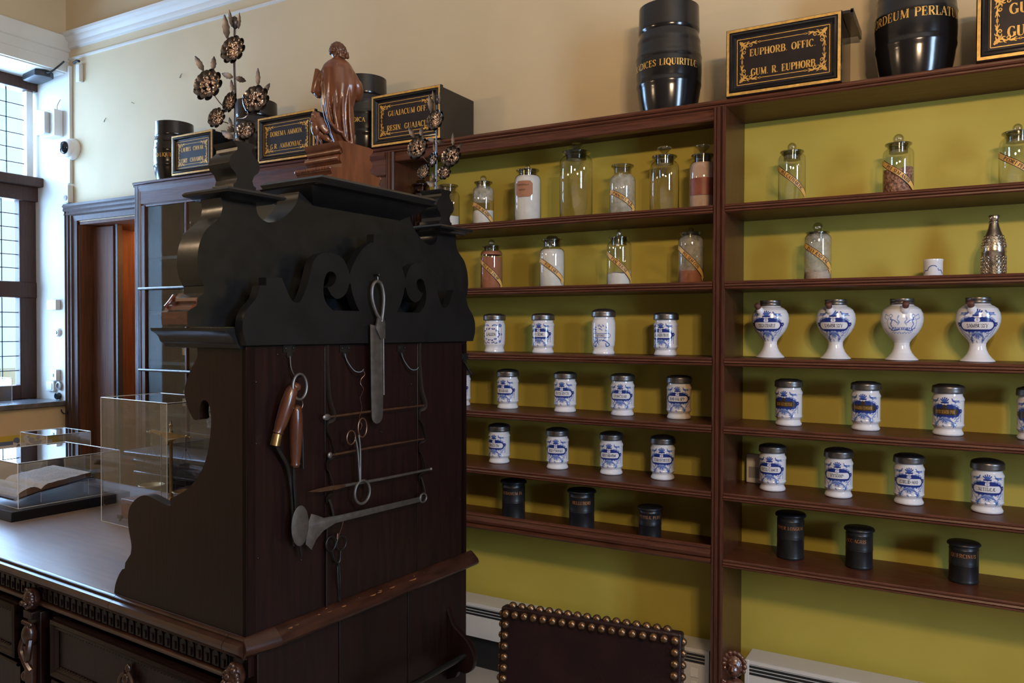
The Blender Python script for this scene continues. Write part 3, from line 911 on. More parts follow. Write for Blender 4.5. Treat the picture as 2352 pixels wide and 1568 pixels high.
# --- drawers along the front
def drawer(x0, x1):
    t_ = MB()
    t_.box(x0, x1, -0.004, 0.03, 0.470, 0.660)
    t_.ring_frame(x0 + 0.004, x1 - 0.004, 0.474, 0.656, [(0, 0.0), (0.0, 0.014), (0.010, 0.018), (0.018, 0.010), (0.024, 0.012), (0.032, 0.002)], -0.004)
    k = x0 + 0.05
    while k < x1 - 0.05:
        t_.ball((k, -0.006, 0.505), 0.006, 8, 5, sc=(1, 0.8, 0.7))
        t_.box(k - 0.003, k + 0.003, -0.007, -0.003, 0.622, 0.630)
        k += 0.0165
    d_ = t_.build('drawer', M['desk'], desk)
    mid = (x0 + x1) / 2
    p = MB()
    p.ball((mid, -0.014, 0.600), 0.010, 10, 8, sc=(1, 0.8, 1.6))
    p.ball((mid, -0.020, 0.574), 0.014, 10, 8, sc=(1.0, 0.8, 1.2))
    for s_ in (-1, 1):
        p.tube(spline([(mid + s_ * 0.008, -0.018, 0.592), (mid + s_ * 0.028, -0.02, 0.575), (mid + s_ * 0.034, -0.022, 0.552), (mid + s_ * 0.022, -0.022, 0.540), (mid + s_ * 0.012, -0.022, 0.548)], 4), 0.006, 7)
        p.tube(spline([(mid + s_ * 0.01, -0.018, 0.575), (mid + s_ * 0.045, -0.016, 0.540), (mid + s_ * 0.05, -0.014, 0.520)], 4), [0.006] * 8 + [0.003], 7)
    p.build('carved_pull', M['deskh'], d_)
    r2 = MB()
    r2.tube([(x0, -0.004, 0.452), (x1, -0.004, 0.452)], 0.009, 8, flat=(1, 1.2))
    r2.box(x0, x1, -0.002, 0.03, 0.30, 0.448)
    r2.build('lower_rail', M['desk'], desk)


drawer(-0.965, -0.075)
drawer(-2.02, -1.195)
for xc in (-1.085, -0.03):
    p = MB()
    p.box(xc - 0.045, xc + 0.04, -0.008, 0.03, 0.0, 0.66)
    p.box(xc - 0.028, xc + 0.028, -0.030, 0.01, 0.636, 0.662)
    p.build('pilaster', M['desk'], desk, bevel=0.003)
    p = MB()
    q_ = random.Random(int(-xc * 100))
    for k in range(22):       # lion-mask lumps above each pilaster and the figure that hangs below it
        a_ = q_.random() * 2 * PI
        rr = 0.026 * q_.random() ** 0.5
        p.ball((xc + rr * math.cos(a_), -0.024 - 0.012 * (1 - rr / 0.026), 0.700 + 1.25 * rr * math.sin(a_)), 0.007 + 0.004 * q_.random(), 8, 6)
    p.ball((xc, -0.014, 0.700), 0.032, 14, 10, sc=(0.9, 0.8, 1.15))
    p.ball((xc - 0.010, -0.040, 0.690), 0.009, 8, 6)
    p.ball((xc + 0.010, -0.040, 0.690), 0.009, 8, 6)
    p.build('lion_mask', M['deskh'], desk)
    p = MB()
    for k in range(5):
        p.ball((xc - 0.024 + 0.012 * k, -0.030, 0.622), 0.008, 8, 6)
    p.ball((xc, -0.022, 0.582), 0.030, 12, 9, sc=(0.9, 0.8, 1.3))
    p.tube(spline([(xc - 0.018, -0.03, 0.57), (xc - 0.022, -0.038, 0.53), (xc + 0.006, -0.036, 0.49), (xc + 0.02, -0.03, 0.47)], 5), 0.011, 8)
    p.tube(spline([(xc + 0.02, -0.03, 0.57), (xc + 0.024, -0.038, 0.53), (xc - 0.002, -0.030, 0.49)], 5), 0.011, 8)
    p.tube([(xc, -0.02, 0.55), (xc, -0.018, 0.40), (xc, -0.012, 0.2)], [0.022, 0.016, 0.010], 10)
    p.ball((xc - 0.012, -0.03, 0.445), 0.014, 9, 7, sc=(1, 1, 1.3))
    p.build('carved_figure', M['deskh'], desk)

# --- upper cabinet: scrolled near side, back of planks, hidden far side and inner box
side = [(-0.2025, 1.529), (-0.214, 1.509), (-0.238, 1.480), (-0.262, 1.431), (-0.253, 1.391), (-0.230, 1.359), (-0.216, 1.350), (-0.193, 1.355), (-0.195, 1.372), (-0.190, 1.395), (-0.177, 1.406),
        (-0.159, 1.401), (-0.148, 1.378), (-0.145, 1.342), (-0.1525, 1.297), (-0.166, 1.252), (-0.194, 1.2065), (-0.240, 1.165), (-0.293, 1.137), (-0.331, 1.1225)]
side2 = [(-0.329, 1.102), (-0.351, 1.102), (-0.401, 1.111), (-0.442, 1.117), (-0.479, 1.110), (-0.516, 1.088), (-0.538, 1.058), (-0.539, 1.014), (-0.524, 0.9625), (-0.528, 0.934)]
side3 = [(-0.556, 0.904), (-0.560, 0.8856)]
side4 = [(-0.572, 0.882), (-0.592, 0.860), (-0.610, 0.829), (-0.617, 0.8015)]
outline = [(0.0, 0.8015), (0.0, 1.545), (-0.205, 1.545)] + [tuple(p) for p in spline(side, 4)] + [tuple(p) for p in spline(side2, 4)] + side3 + [tuple(p) for p in spline(side4, 4)]
for v0, nm in ((0.014, 'side_panel'), (0.926, 'side_panel')):
    vs, fs = board([outline], 0.028, 0.0)
    MB().add(plane_uz(vs, v0), fs).build(nm, M['desk'], desk, smooth=18)
b = MB()
pl_ = [0.004, 0.268, 0.272, 0.672, 0.676, 0.936]
for v0, v1 in ((0.0, 0.267), (0.269, 0.671), (0.673, 0.940)):
    b.box(-0.018, 0.0, v0, v1, 0.8015, 1.553)
b.build('back_plank', M['desk'], desk, bevel=0.0015)
b = MB()
b.box(-0.14, -0.02, 0.03, 0.91, 0.80, 1.54)
b.box(-0.20, -0.02, 0.03, 0.91, 1.40, 1.54)
b.build('drawer_box', M['desk'], desk)

# --- lower cornice (over the side panel) and polished red moulding above it, both returning along the sides
lc = [(0.0, 1.600), (0.058, 1.600), (0.056, 1.592), (0.044, 1.586), (0.034, 1.576), (0.028, 1.562), (0.018, 1.558), (0.014, 1.548), (0.0, 1.545)]
b = MB()
b.extrude([(-v, z) for v, z in lc], (-0.33, 0.0, 0), (-0.012, 0.0, 0), (0, 1, 0), (0, 0, 1))
b.extrude([(v, z) for v, z in lc], (-0.33, 0.94, 0), (-0.012, 0.94, 0), (0, 1, 0), (0, 0, 1))
b.box(-0.33, -0.0125, 0.0, 0.94, 1.545, 1.600)
b.build('lower_cornice', M['ebonygloss'], desk)
rm = [(0.06, 1.603), (0.118, 1.603), (0.123, 1.610), (0.123, 1.640), (0.116, 1.644), (0.112, 1.652), (0.104, 1.658), (0.094, 1.660), (0.098, 1.668), (0.094, 1.676), (0.080, 1.682), (0.074, 1.690), (0.06, 1.690)]
for s_, v0 in ((-1, 0.0), (1, 0.94)):
    b = MB()
    b.extrude([(s_ * v, z) for v, z in rm], (-0.175, v0, 0), (-0.068, v0, 0), (0, 1, 0), (0, 0, 1))
    b.tube(spline([(-0.172, v0 + s_ * 0.114, 1.654), (-0.166, v0 + s_ * 0.105, 1.668), (-0.172, v0 + s_ * 0.09, 1.683)], 5), 0.0045, 8)
    b.build('side_moulding', M['redmould'], desk)

# --- tall pediment board with its round notches
PC = 0.47
half = [(0.548, 1.603), (0.592, 1.604), (0.592, 1.642), (0.566, 1.655), (0.562, 1.677), (0.546, 1.688), (0.546, 1.706)]
lobe = [(0.549, 1.708), (0.560, 1.732), (0.565, 1.762), (0.563, 1.792), (0.556, 1.819), (0.540, 1.848), (0.512, 1.872), (0.498, 1.888), (0.491, 1.914), (0.496, 1.936)]
notch = [(0.386, 1.937), (0.384, 1.917), (0.378, 1.904), (0.363, 1.893), (0.338, 1.889), (0.305, 1.901), (0.270, 1.927), (0.246, 1.957), (0.238, 1.985), (0.232, 2.000)]
hl = half + [tuple(p) for p in spline(lobe, 5)] + [tuple(p) for p in spline(notch, 5)]
ol = [(PC + a, z) for a, z in hl] + [(PC - a, z) for a, z in reversed(hl)]
vs, fs = board([ol], 0.086, 0.0)
MB().add(plane_vz(vs, -0.108), fs).build('pediment', [M['ebonygloss']], desk, smooth=18)

# plates and the cove under the main plate
b = MB()
pp = [(0.0, 2.000), (0.012, 2.002), (0.016, 2.008), (0.010, 2.012), (0.014, 2.020), (0.006, 2.028), (-0.02, 2.030)]


def plate(b, u0, u1, v0, v1, prof):
    vs, fs = [], []
    for a, z in prof:
        vs += [(u0 - a, v0 - a, z), (u1 + a, v0 - a, z), (u1 + a, v1 + a, z), (u0 - a, v1 + a, z)]
    n = len(prof)
    for i in range(n - 1):
        for k in range(4):
            fs.append((i * 4 + k, i * 4 + (k + 1) % 4, (i + 1) * 4 + (k + 1) % 4, (i + 1) * 4 + k))
    fs += [(3, 2, 1, 0), tuple((n - 1) * 4 + k for k in range(4))]
    b.add(vs, fs)


plate(b, -0.215, 0.018, 0.243, 0.715, pp)
b.build('main_plate', M['ebonygloss'], desk, smooth=25)
b = MB()
plate(b, -0.20, -0.055, 0.275, 0.670, [(-0.05, 1.925), (-0.045, 1.93), (0.0, 1.962), (0.045, 1.990), (0.055, 2.000), (0.04, 2.0005)])
b.build('plate_cove', M['ebony'], desk, smooth=25)
for vc in (0.045, 0.895):
    b = MB()
    plate(b, -0.185, -0.022, vc - 0.078, vc + 0.078, [(-0.03, 1.930), (-0.012, 1.933), (0.0, 1.942), (0.012, 1.945), (0.015, 1.951), (0.01, 1.957), (-0.01, 1.958)])
    b.build('corner_plate', M['ebonygloss'], desk, smooth=25)
    pr_ = [(0.044, 1.958), (0.044, 1.966), (0.036, 1.968), (0.036, 1.976), (0.028, 1.980), (0.024, 1.992), (0.030, 2.006), (0.043, 2.016), (0.049, 2.030), (0.045, 2.046), (0.032, 2.058), (0.024, 2.066), (0.023, 2.074), (0.030, 2.082), (0.034, 2.088), (0.028, 2.090)]
    ol = [(vc + a, z) for a, z in pr_] + [(vc - a, z) for a, z in reversed(pr_)]
    vs, fs = board([ol], 0.088, 0.0)
    MB().add(plane_vz(vs, -0.105), fs).build('finial', M['ebonygloss'], desk, smooth=35)

# --- scrolled cresting in front of the pediment
L = [(-0.012, 1.556), (-0.022, 1.580), (-0.025, 1.600), (-0.021, 1.630), (-0.005, 1.654), (0.017, 1.677), (0.029, 1.710)]
Lb = [(0.049, 1.711), (0.049, 1.732), (0.100, 1.733)]
Lc = [(0.114, 1.706), (0.126, 1.684), (0.140, 1.671), (0.160, 1.671), (0.176, 1.694), (0.191, 1.730), (0.207, 1.779), (0.228, 1.803), (0.260, 1.813), (0.297, 1.811), (0.325, 1.797), (0.343, 1.770)]
Ld = [(0.348, 1.757), (0.362, 1.786), (0.396, 1.831), (0.430, 1.854), (0.447, 1.858)]
Le = [(0.449, 1.884), (0.47, 1.886)]
left = [tuple(p) for p in spline(L, 4)] + Lb + [tuple(p) for p in spline(Lc, 4)] + [tuple(p) for p in spline(Ld, 4)] + Le
ol = left + [(2 * PC - a, z) for a, z in reversed(left[:-1])]
H = [(0.261, 1.715), (0.276, 1.719), (0.290, 1.731), (0.295, 1.748), (0.282, 1.760), (0.262, 1.757), (0.250, 1.735), (0.246, 1.702), (0.256, 1.672), (0.282, 1.651)]
H2 = [(0.388, 1.651), (0.374, 1.671), (0.359, 1.702), (0.352, 1.728), (0.346, 1.728), (0.338, 1.708), (0.322, 1.692), (0.298, 1.684), (0.276, 1.694)]
hole = [tuple(p) for p in spline(H, 4)] + [tuple(p) for p in spline(H2, 4)]
vs, fs = board([ol, hole, [(2 * PC - a, z) for a, z in hole]], 0.030, 0.0)
MB().add(plane_vz(vs, 0.004), fs).build('scroll_cresting', M['ebony'], desk, smooth=18)
b = MB()
b.box(-0.05, -0.0115, 0.0, 0.94, 1.556, 1.602)
b.build('cresting_block', M['ebony'], desk)

# --- hook plates, nails and straps on the back panel
for k, (vc, zc) in enumerate(((0.138, 1.542), (0.345, 1.538), (0.592, 1.534), (0.925, 1.50))):
    p = MB()
    p.box(-0.001, 0.003, vc - 0.020, vc + 0.020, zc - 0.008, zc + 0.012)
    p.lathe([(0.010, 0), (0.010, 0.004), (0, 0.004)], 12, (0.0, vc, zc - 0.014), axis=Matrix(((0, 0, 1), (0, 1, 0), (-1, 0, 0))))
    for s_ in (-1, 1):
        p.ball((0.004, vc + s_ * 0.013, zc + 0.004), 0.003, 7, 5)
    h_ = p.build('hook_plate', M['iron'], desk)
    p = MB()
    if k == 3:
        pts = [(0.004, vc, zc - 0.02), (0.02, vc, zc - 0.045), (0.03, vc + 0.005, zc - 0.06), (0.024, vc + 0.012, zc - 0.07)]
    elif k == 0:
        pts = [(0.005, vc, zc - 0.018), (0.012, vc - 0.002, zc - 0.05), (0.024, vc + 0.002, zc - 0.072), (0.036, vc + 0.008, zc - 0.072), (0.042, vc + 0.010, zc - 0.062)]
    else:
        pts = [(0.005, vc - 0.004, zc - 0.012), (0.010, vc + 0.002, zc - 0.035), (0.022, vc + 0.018, zc - 0.062), (0.032, vc + 0.034, zc - 0.066), (0.036, vc + 0.042, zc - 0.058)]
    p.tube(spline(pts, 5), 0.0028, 7)
    p.build('hook', M['iron'], h_)
for vc, z1, z0 in ((0.272, 1.553, 0.806), (0.676, 1.553, 1.04)):
    loops = [z for z in (1.350, 1.243, 1.140, 1.062) if z > z0 - 0.02]
    pts = [(0.003, vc, z1)]
    zprev = z1
    for z in loops:
        pts += [(0.0035, vc, zprev - (zprev - z) * 0.3), (0.010, vc + 0.004, z + 0.05), (0.020, vc + 0.010, z + 0.012), (0.019, vc + 0.010, z - 0.008), (0.006, vc, z - 0.018)]
        zprev = z - 0.02
    pts.append((0.003, vc, z0))
    MB().tube(spline(pts, 3), 0.010, 8, flat=(0.16, 1.0) if False else (1.0, 0.16)).build('strap', M['leather'], desk)
p = MB()
for v_, z_ in ((0.03, 1.46), (0.03, 1.30), (0.035, 1.0), (0.10, 1.53), (0.46, 1.46), (0.64, 1.42), (0.645, 1.36), (0.50, 1.28), (0.18, 0.96), (0.32, 0.845), (0.40, 1.27), (0.9, 1.0)):
    p.ball((0.0005, v_, z_), 0.0028, 7, 5)
p.build('nail_head', M['iron'], desk)

# --- scrolled bracket low on the end and its glossy rod
br = [(0.0, 0.640), (0.010, 0.612), (0.024, 0.585), (0.050, 0.565), (0.080, 0.545), (0.105, 0.515), (0.115, 0.482), (0.105, 0.448), (0.080, 0.430), (0.050, 0.428), (0.035, 0.405), (0.012, 0.395), (0.0, 0.390)]
for v0 in (0.05, 0.835):
    vs, fs = board([[tuple(p) for p in spline(br, 4)]], 0.022, 0.003)
    MB().add([Vector((0.004 + p.x, v0 + p.z, p.y)) for p in vs], fs).build('rail_bracket', M['desk'], desk, smooth=35)
MB().tube([(0.078, 0.052, 0.490), (0.078, 0.833, 0.490)], 0.0100, 14).build('rail_rod', M['ebonygloss'], desk)

# ================================================================== TOOLS HUNG ON THE BACK PANEL (each root sits on the panel, local axes as the desk)
def hung(name, label, cat, v, z, group=None):
    return thing(name, label, cat, W(0, v, z), DA, group)


def flat_blade(ol, u0, th, bev=0.0006):
    vs, fs = board([ol], th, bev)
    return plane_vz(vs, u0), fs


# long spatula on the centre hook
t = hung('long_spatula', 'long steel spatula with looped handle hanging from the nail on the oval cresting', 'spatula', 0.447, 1.750)
b = MB()
b.tube([(0.018, 0, 0.012), (0.040, 0, 0.010)], 0.0028, 8)
b.ball((0.041, 0, 0.010), 0.0048)
b.build('nail', M['iron'], t)
b = MB()
b.tube([(0.036, 0, 0.008), (0.038, -0.001, -0.010)], 0.0016, 6)
b.tube(spline([(0.038, 0.012, -0.125), (0.038, -0.010, -0.100), (0.038, -0.026, -0.060), (0.038, -0.024, -0.025), (0.038, -0.006, -0.009), (0.038, 0.014, -0.018), (0.038, 0.024, -0.055), (0.038, 0.020, -0.10), (0.038, 0.014, -0.130)], 6), 0.0052, 8)
b.build('loop_handle', M['steel'], t)
hs = [(-0.003, -0.118), (0.022, -0.118), (0.030, -0.135), (0.030, -0.180), (0.012, -0.182), (0.000, -0.165), (-0.010, -0.150)]
vs, fs = flat_blade(hs, 0.037, 0.006)
MB().add(vs, fs).build('shoulder', M['steel'], t)
bl = [(-0.028, -0.138), (-0.004, -0.142), (0.004, -0.165), (0.026, -0.178), (0.0275, -0.350), (0.0265, -0.40)] + [(0.002 + 0.0235 * math.cos(a), -0.415 - 0.022 * math.sin(a)) for a in [PI * i / 8 for i in range(9)]] + [(-0.024, -0.35)]
vs, fs = flat_blade(bl, 0.032, 0.0028)
MB().add(vs, fs).build('blade', M['steel'], t)
b = MB()
b.tube([(0.0345, 0.026, -0.18), (0.0345, 0.028, -0.352)], 0.003, 8)
b.build('stiffening_rib', M['steel'], t)


def wood_handle(mb, p0, p1, rmax):
    p0, p1 = Vector(p0), Vector(p1)
    d = (p1 - p0)
    ln = d.length
    q = d.to_track_quat('Z', 'Y').to_matrix()
    prof = [(0.004, 0), (0.62 * rmax, 0.004), (0.85 * rmax, 0.014), (rmax, 0.045), (0.98 * rmax, ln * 0.5), (0.85 * rmax, ln * 0.8), (0.70 * rmax, ln * 0.92), (0.78 * rmax, ln * 0.96), (0.55 * rmax, ln)]
    mb.lathe(prof, 18, p0, axis=q)
    return q, ln


t = hung('wood_handled_tool', 'dark iron rod tool with glossy reddish handle and brass ferrule, tilted, on the first hook', 'tool', 0.13, 1.47)
b = MB()
wood_handle(b, (0.042, -0.012, -0.022), (0.026, -0.052, -0.150), 0.019)
b.build('handle', M['handlewood'], t)
b = MB()
b.tube([(0.026, -0.0515, -0.148), (0.024, -0.058, -0.178)], [0.0125, 0.0135], 14)
b.build('ferrule', M['brass'], t)
b = MB()
b.tube(spline([(0.024, -0.056, -0.175), (0.022, -0.036, -0.205), (0.020, -0.014, -0.240), (0.018, 0.000, -0.300), (0.016, 0.008, -0.370), (0.014, 0.012, -0.46)], 5), [0.006] * 14 + [0.0055] * 8 + [0.005] * 4, 9)
b.build('rod', M['iron'], t)

t = hung('wood_handled_tool', 'thin-bladed tool with dull reddish handle hanging straight below the round ring', 'tool', 0.134, 1.44)
b = MB()
b.tube([(0.050 + 0.0, 0.0 + 0.024 * math.cos(a) - 0.001, 0.004 + 0.034 * math.sin(a)) for a in [2 * PI * i / 24 for i in range(24)]], 0.0038, 8, closed=True)
b.build('ring', M['steel'], t)
b = MB()
b.tube([(0.046, -0.004 + 0.017 * math.cos(a), -0.044 + 0.016 * math.sin(a)) for a in [2 * PI * i / 20 for i in range(20)]], 0.0014, 6, closed=True)
b.build('wire_ring', M['copper'], t)
b = MB()
wood_handle(b, (0.040, -0.003, -0.045), (0.034, -0.003, -0.212), 0.0175)
b.ball((0.035, -0.004, 0.002), 0.017, 14, 10, sc=(0.9, 1, 0.8))
b.build('handle', M['handlewood'], t)
bl = [(-0.007, -0.205), (0.001, -0.205), (0.006, -0.28), (0.014, -0.34), (0.026, -0.46), (0.021, -0.463), (0.010, -0.41), (0.000, -0.33), (-0.005, -0.27)]
vs, fs = flat_blade(bl, 0.028, 0.004)
MB().add(vs, fs).build('blade', M['iron'], t)
b = MB()
b.tube([(0.020, 0.026, -0.080), (0.018, 0.036, -0.130), (0.014, 0.042, -0.225)], 0.0033, 8)
b.build('side_rod', M['iron'], t)

# four implements held level by the two straps
lab = ('thin copper-coloured spoon, topmost of four implements level in the straps', 'small-bowled copper spoon second from the top in the straps',
       'slim knife with orange-brown blade, third from the top in the straps', 'broad flat steel spatula with round blade, lowest in the straps')
for i, z in enumerate((1.350, 1.241, 1.140)):
    t = hung(('medicine_spoon', 'medicine_spoon', 'slim_knife')[i], lab[i], ('spoon', 'spoon', 'knife')[i], 0.47, z, 'implements held level in the straps')
    b = MB()
    if i < 2:
        b.tube([(0.026, -0.205, 0.0), (0.026, -0.05, 0.0015), (0.026, 0.205, 0.000)], [0.0032, 0.0036, 0.0028], 8, flat=(1, 0.8))
        b.build('shaft', M['copper'], t)
        b = MB()
        b.ball((0.026, -0.218 if i == 0 else -0.206, 0.0), 0.013, 12, 8, sc=(0.35, 1.15 if i == 0 else 0.7, 0.72))
        b.build('bowl', M['steel'], t)
    else:
        b.tube([(0.026, -0.150, 0.006), (0.026, 0.0, 0.001), (0.026, 0.235, -0.003)], [0.0048, 0.0045, 0.0038], 8)
        b.ball((0.026, 0.240, -0.003), 0.006)
        b.build('shaft', M['steel'], t)
        kb_ = [(-0.290, 0.012), (-0.240, 0.003), (-0.18, 0.000), (-0.145, 0.002), (-0.145, 0.010), (-0.20, 0.014), (-0.25, 0.014)]
        vs, fs = flat_blade(kb_, 0.026, 0.003)
        MB().add(vs, fs).build('blade', M['copper'], t)
t = hung('broad_spatula', lab[3], 'spatula', 0.47, 1.060, 'implements held level in the straps')
ol = [(0.190, -0.004), (0.186, -0.020), (-0.19, -0.014), (-0.235, -0.026), (-0.262, -0.044), (-0.280, -0.070), (-0.300, -0.050), (-0.295, 0.0), (-0.280, 0.030), (-0.255, 0.020), (-0.235, 0.010), (-0.18, 0.006)]
vs, fs = flat_blade(ol, 0.030, 0.003)
b = MB().add(vs, fs)
b.build('shaft', M['steel'], t)
ol = [(-0.322 + 0.030 * math.cos(a), 0.006 + 0.055 * math.sin(a)) for a in [2 * PI * i / 28 for i in range(28)]]
vs, fs = flat_blade(ol, 0.033, 0.003)
MB().add(vs, fs).build('round_blade', M['steel'], t)
b = MB()
b.tube([(0.030, 0.196 + 0.016 * math.cos(a), -0.010 + 0.014 * math.sin(a)) for a in [2 * PI * i / 18 for i in range(18)]], 0.0034, 7, closed=True)
b.build('end_ring', M['steel'], t)

# forceps and scissors on wires
t = hung('ring_forceps', 'thin steel ring forceps dangling by twisted wire over the level spoons', 'forceps', 0.362, 1.30)
b = MB()
for c_, rr in (((-0.026, -0.016), (0.017, 0.020)), ((0.020, 0.008), (0.018, 0.028))):
    b.tube([(0.036, c_[0] + rr[0] * math.cos(a), c_[1] + rr[1] * math.sin(a)) for a in [2 * PI * i / 20 for i in range(20)]], 0.0024, 7, closed=True)
b.build('finger_rings', M['copper'], t)
b = MB()
b.tube(spline([(0.036, -0.010, -0.020), (0.036, 0.000, -0.06), (0.036, 0.008, -0.150)], 5), [0.0045] * 11, 7, flat=(1, 0.7))
b.tube(spline([(0.034, 0.006, -0.012), (0.034, 0.012, -0.06), (0.034, 0.012, -0.150)], 5), [0.0045] * 11, 7, flat=(1, 0.7))
b.build('shanks', M['steel'], t)
b = MB()
b.tube([(0.036, 0.020 + 0.031 * math.cos(a), -0.182 + 0.034 * math.sin(a)) for a in [2 * PI * i / 26 for i in range(26)]], 0.0042, 8, closed=True)
b.build('jaw_ring', M['steel'], t)
b = MB()
wp = [(0.034, 0.024, 0.178)]
for k in range(1, 14):
    wp.append((0.034 + 0.003 * math.sin(k * 2.1), 0.024 - 0.013 * k / 14 + 0.007 * math.sin(k * 1.7) - (0.0 if k < 8 else 0.0), 0.178 - 0.176 * k / 13))
b.tube(spline(wp, 4), 0.0010, 5)
b.build('wire', M['copper'], t)
t = hung('scissors', 'dark iron scissors hanging low beneath the broad flat spatula', 'scissors', 0.300, 0.985)
b = MB()
for s_, c_ in ((-1, (-0.022, 0.0)), (1, (0.019, -0.006))):
    b.tube([(0.014, c_[0] + 0.019 * math.cos(a), c_[1] + 0.021 * math.sin(a)) for a in [2 * PI * i / 20 for i in range(20)]], 0.0022, 7, closed=True)
b.tube(spline([(0.014, -0.018, -0.020), (0.014, -0.008, -0.050), (0.014, 0.010, -0.075), (0.013, 0.015, -0.177)], 5), [0.003] * 10 + [0.0042] * 3 + [0.0015] * 3, 7)
b.tube(spline([(0.011, 0.018, -0.026), (0.011, 0.016, -0.055), (0.011, 0.006, -0.08), (0.010, 0.014, -0.175)], 5), [0.003] * 10 + [0.0042] * 3 + [0.0015] * 3, 7)
b.build('blades', M['iron'], t)
b = MB()
b.tube(spline([(0.030, 0.012, 0.070), (0.026, 0.010, 0.045), (0.016, 0.002, 0.010)], 4), 0.0012, 5)
b.tube(spline([(0.014, 0.002, 0.008), (0.014, 0.004, 0.024)], 4), 0.0028, 6)
b.build('wire', M['copper'], t)

# ================================================================== CARVED STATUE ON THE MAIN PLATE
def facing(p):
    """rotation about z so that local -Y looks towards the viewer's side of the room"""
    return math.atan2(CAM.y - p.y, CAM.x - p.x) + PI / 2


sp = W(-0.14, 0.46, 2.03)
st = thing('carved_statue', 'carved reddish wooden robed saint statue seen from behind on moulded plinth', 'statue', sp, DA)
pr_ = [(0.118, 0.0), (0.118, 0.012), (0.100, 0.028), (0.106, 0.040), (0.110, 0.044), (0.098, 0.050), (0.062, 0.056), (0.060, 0.068), (0.068, 0.076), (0.070, 0.088), (0.062, 0.096), (0.056, 0.100), (0.060, 0.112), (0.066, 0.116), (0.072, 0.124), (0.074, 0.132), (0.06, 0.136)]
ol = [(a, z) for a, z in pr_] + [(-a, z) for a, z in reversed(pr_)]
vs, fs = board([ol], 0.150, 0.0)
b = MB().add([Vector((p.z, p.x, p.y)) for p in vs], fs)
b.build('plinth', M['statue'], st, smooth=30)
for s_ in (-1, 1):
    b = MB()
    for k in range(13):
        b.ball((-0.072 + 0.012 * k, s_ * 0.108, 0.047), 0.0065, 8, 6)
    b.tube([(-0.074, s_ * 0.105, 0.043), (0.073, s_ * 0.105, 0.043)], 0.005, 8)
    b.tube([(-0.074, s_ * 0.066, 0.084), (0.070, s_ * 0.066, 0.084)], 0.009, 10)
    b.tube([(-0.074, s_ * 0.058, 0.107), (0.070, s_ * 0.058, 0.107)], 0.008, 10)
    b.build('plinth_beading', M['statue'], st)

fr_ = facing(sp) - DA
F = Matrix.Rotation(fr_, 4, 'Z')
K = 0.000326


def fp(cx_, cy_, d):      # statue coordinates: photo-like lateral, height, depth away from viewer
    return Vector(((cx_ - 412) * K, d, 0.134 + (1085 - cy_) * K))


secs = [(1092, 372, 556, .30), (1040, 366, 554, .30), (950, 328, 554, .36), (890, 312, 553, .38), (830, 286, 550, .42), (750, 268, 547, .43), (690, 250, 548, .45), (600, 244, 572, .46), (500, 240, 588, .46), (430, 244, 576, .46),
        (345, 246, 556, .46), (300, 268, 532, .44), (268, 300, 508, .44), (245, 335, 478, .50), (228, 362, 446, .8), (205, 372, 436, .9)]
n = 72
vs, fs = [], []
for i, (yy, xl, xr, dp) in enumerate(secs):
    cx_, hw = (xl + xr) / 2, (xr - xl) / 2
    fold = min(1.0, max(0, (yy - 250) / 380.0))
    for k in range(n):
        a = 2 * PI * k / n
        rr = 1 + 0.055 * fold * (math.sin(7 * a + 0.6 * math.sin(yy / 130.0)) + 0.7 * math.sin(11 * a + 1.3 + yy / 240.0))
        if yy < 700:
            rr *= 1 - 0.05 * fold * math.cos(2 * a)
        vs.append(fp(cx_ + hw * rr * math.cos(a), yy - (10 * math.sin(5 * a + 1) if yy > 900 else 0), hw * dp * 1.7 * rr * math.sin(a) * K))
for i in range(len(secs) - 1):
    for k in range(n):
        fs.append((i * n + k, i * n + (k + 1) % n, (i + 1) * n + (k + 1) % n, (i + 1) * n + k))
fs += [tuple(range(n))[::-1], tuple((len(secs) - 1) * n + k for k in range(n))]
b = MB().add(vs, fs)
# sleeves, hands, neck and head, then one skin over all of it
b.tube(spline([fp(490, 335, 0.0), fp(545, 410, 0.004), fp(585, 500, 0.010), fp(572, 560, 0.035), fp(520, 560, 0.055), fp(470, 530, 0.06)], 5), [0.016] * 8 + [0.019] * 7 + [0.016] * 6 + [0.012] * 5, 14)
b.tube(spline([fp(315, 335, 0.0), fp(262, 400, 0.004), fp(228, 480, 0.012), fp(215, 545, 0.024), fp(228, 500, 0.042), fp(250, 460, 0.055)], 5), [0.014] * 8 + [0.017] * 7 + [0.015] * 6 + [0.010] * 5, 14)
b.tube([fp(228, 540, 0.02), fp(232, 585, 0.02), fp(240, 600, 0.02)], [0.012, 0.010, 0.004], 12)
b.tube([fp(398, 235, 0.0), fp(396, 170, 0.002)], [0.013, 0.012], 12)
b.ball(fp(398, 160, 0.004), 0.0225, 18, 14, sc=(0.92, 1.05, 1.2))
b.ball(fp(368, 182, 0.020), 0.008, 10, 8)
b.tube([fp(372, 172, 0.022), fp(352, 186, 0.034)], [0.005, 0.003], 8)
cloak = spline([fp(300, 800, -0.026), fp(345, 880, -0.034), fp(400, 945, -0.036), fp(440, 960, -0.033), (fp(470, 1010, -0.030)), fp(545, 1086, -0.018)], 4)
b.tube(cloak, 0.0045, 8)
for pts in ([fp(390, 300, -0.034), fp(380, 520, -0.039), fp(372, 760, -0.042), fp(402, 930, -0.036)], [fp(455, 330, -0.034), fp(452, 560, -0.040), fp(448, 800, -0.040), fp(470, 1000, -0.030)],
            [fp(510, 360, -0.026), fp(506, 600, -0.032), fp(512, 850, -0.030), fp(535, 1060, -0.02)], [fp(330, 330, -0.030), fp(310, 520, -0.034), fp(300, 680, -0.032), fp(330, 850, -0.03)]):
    b.tube(spline(pts, 6), [0.003 + 0.003 * i / 18 for i in range(19)], 8)
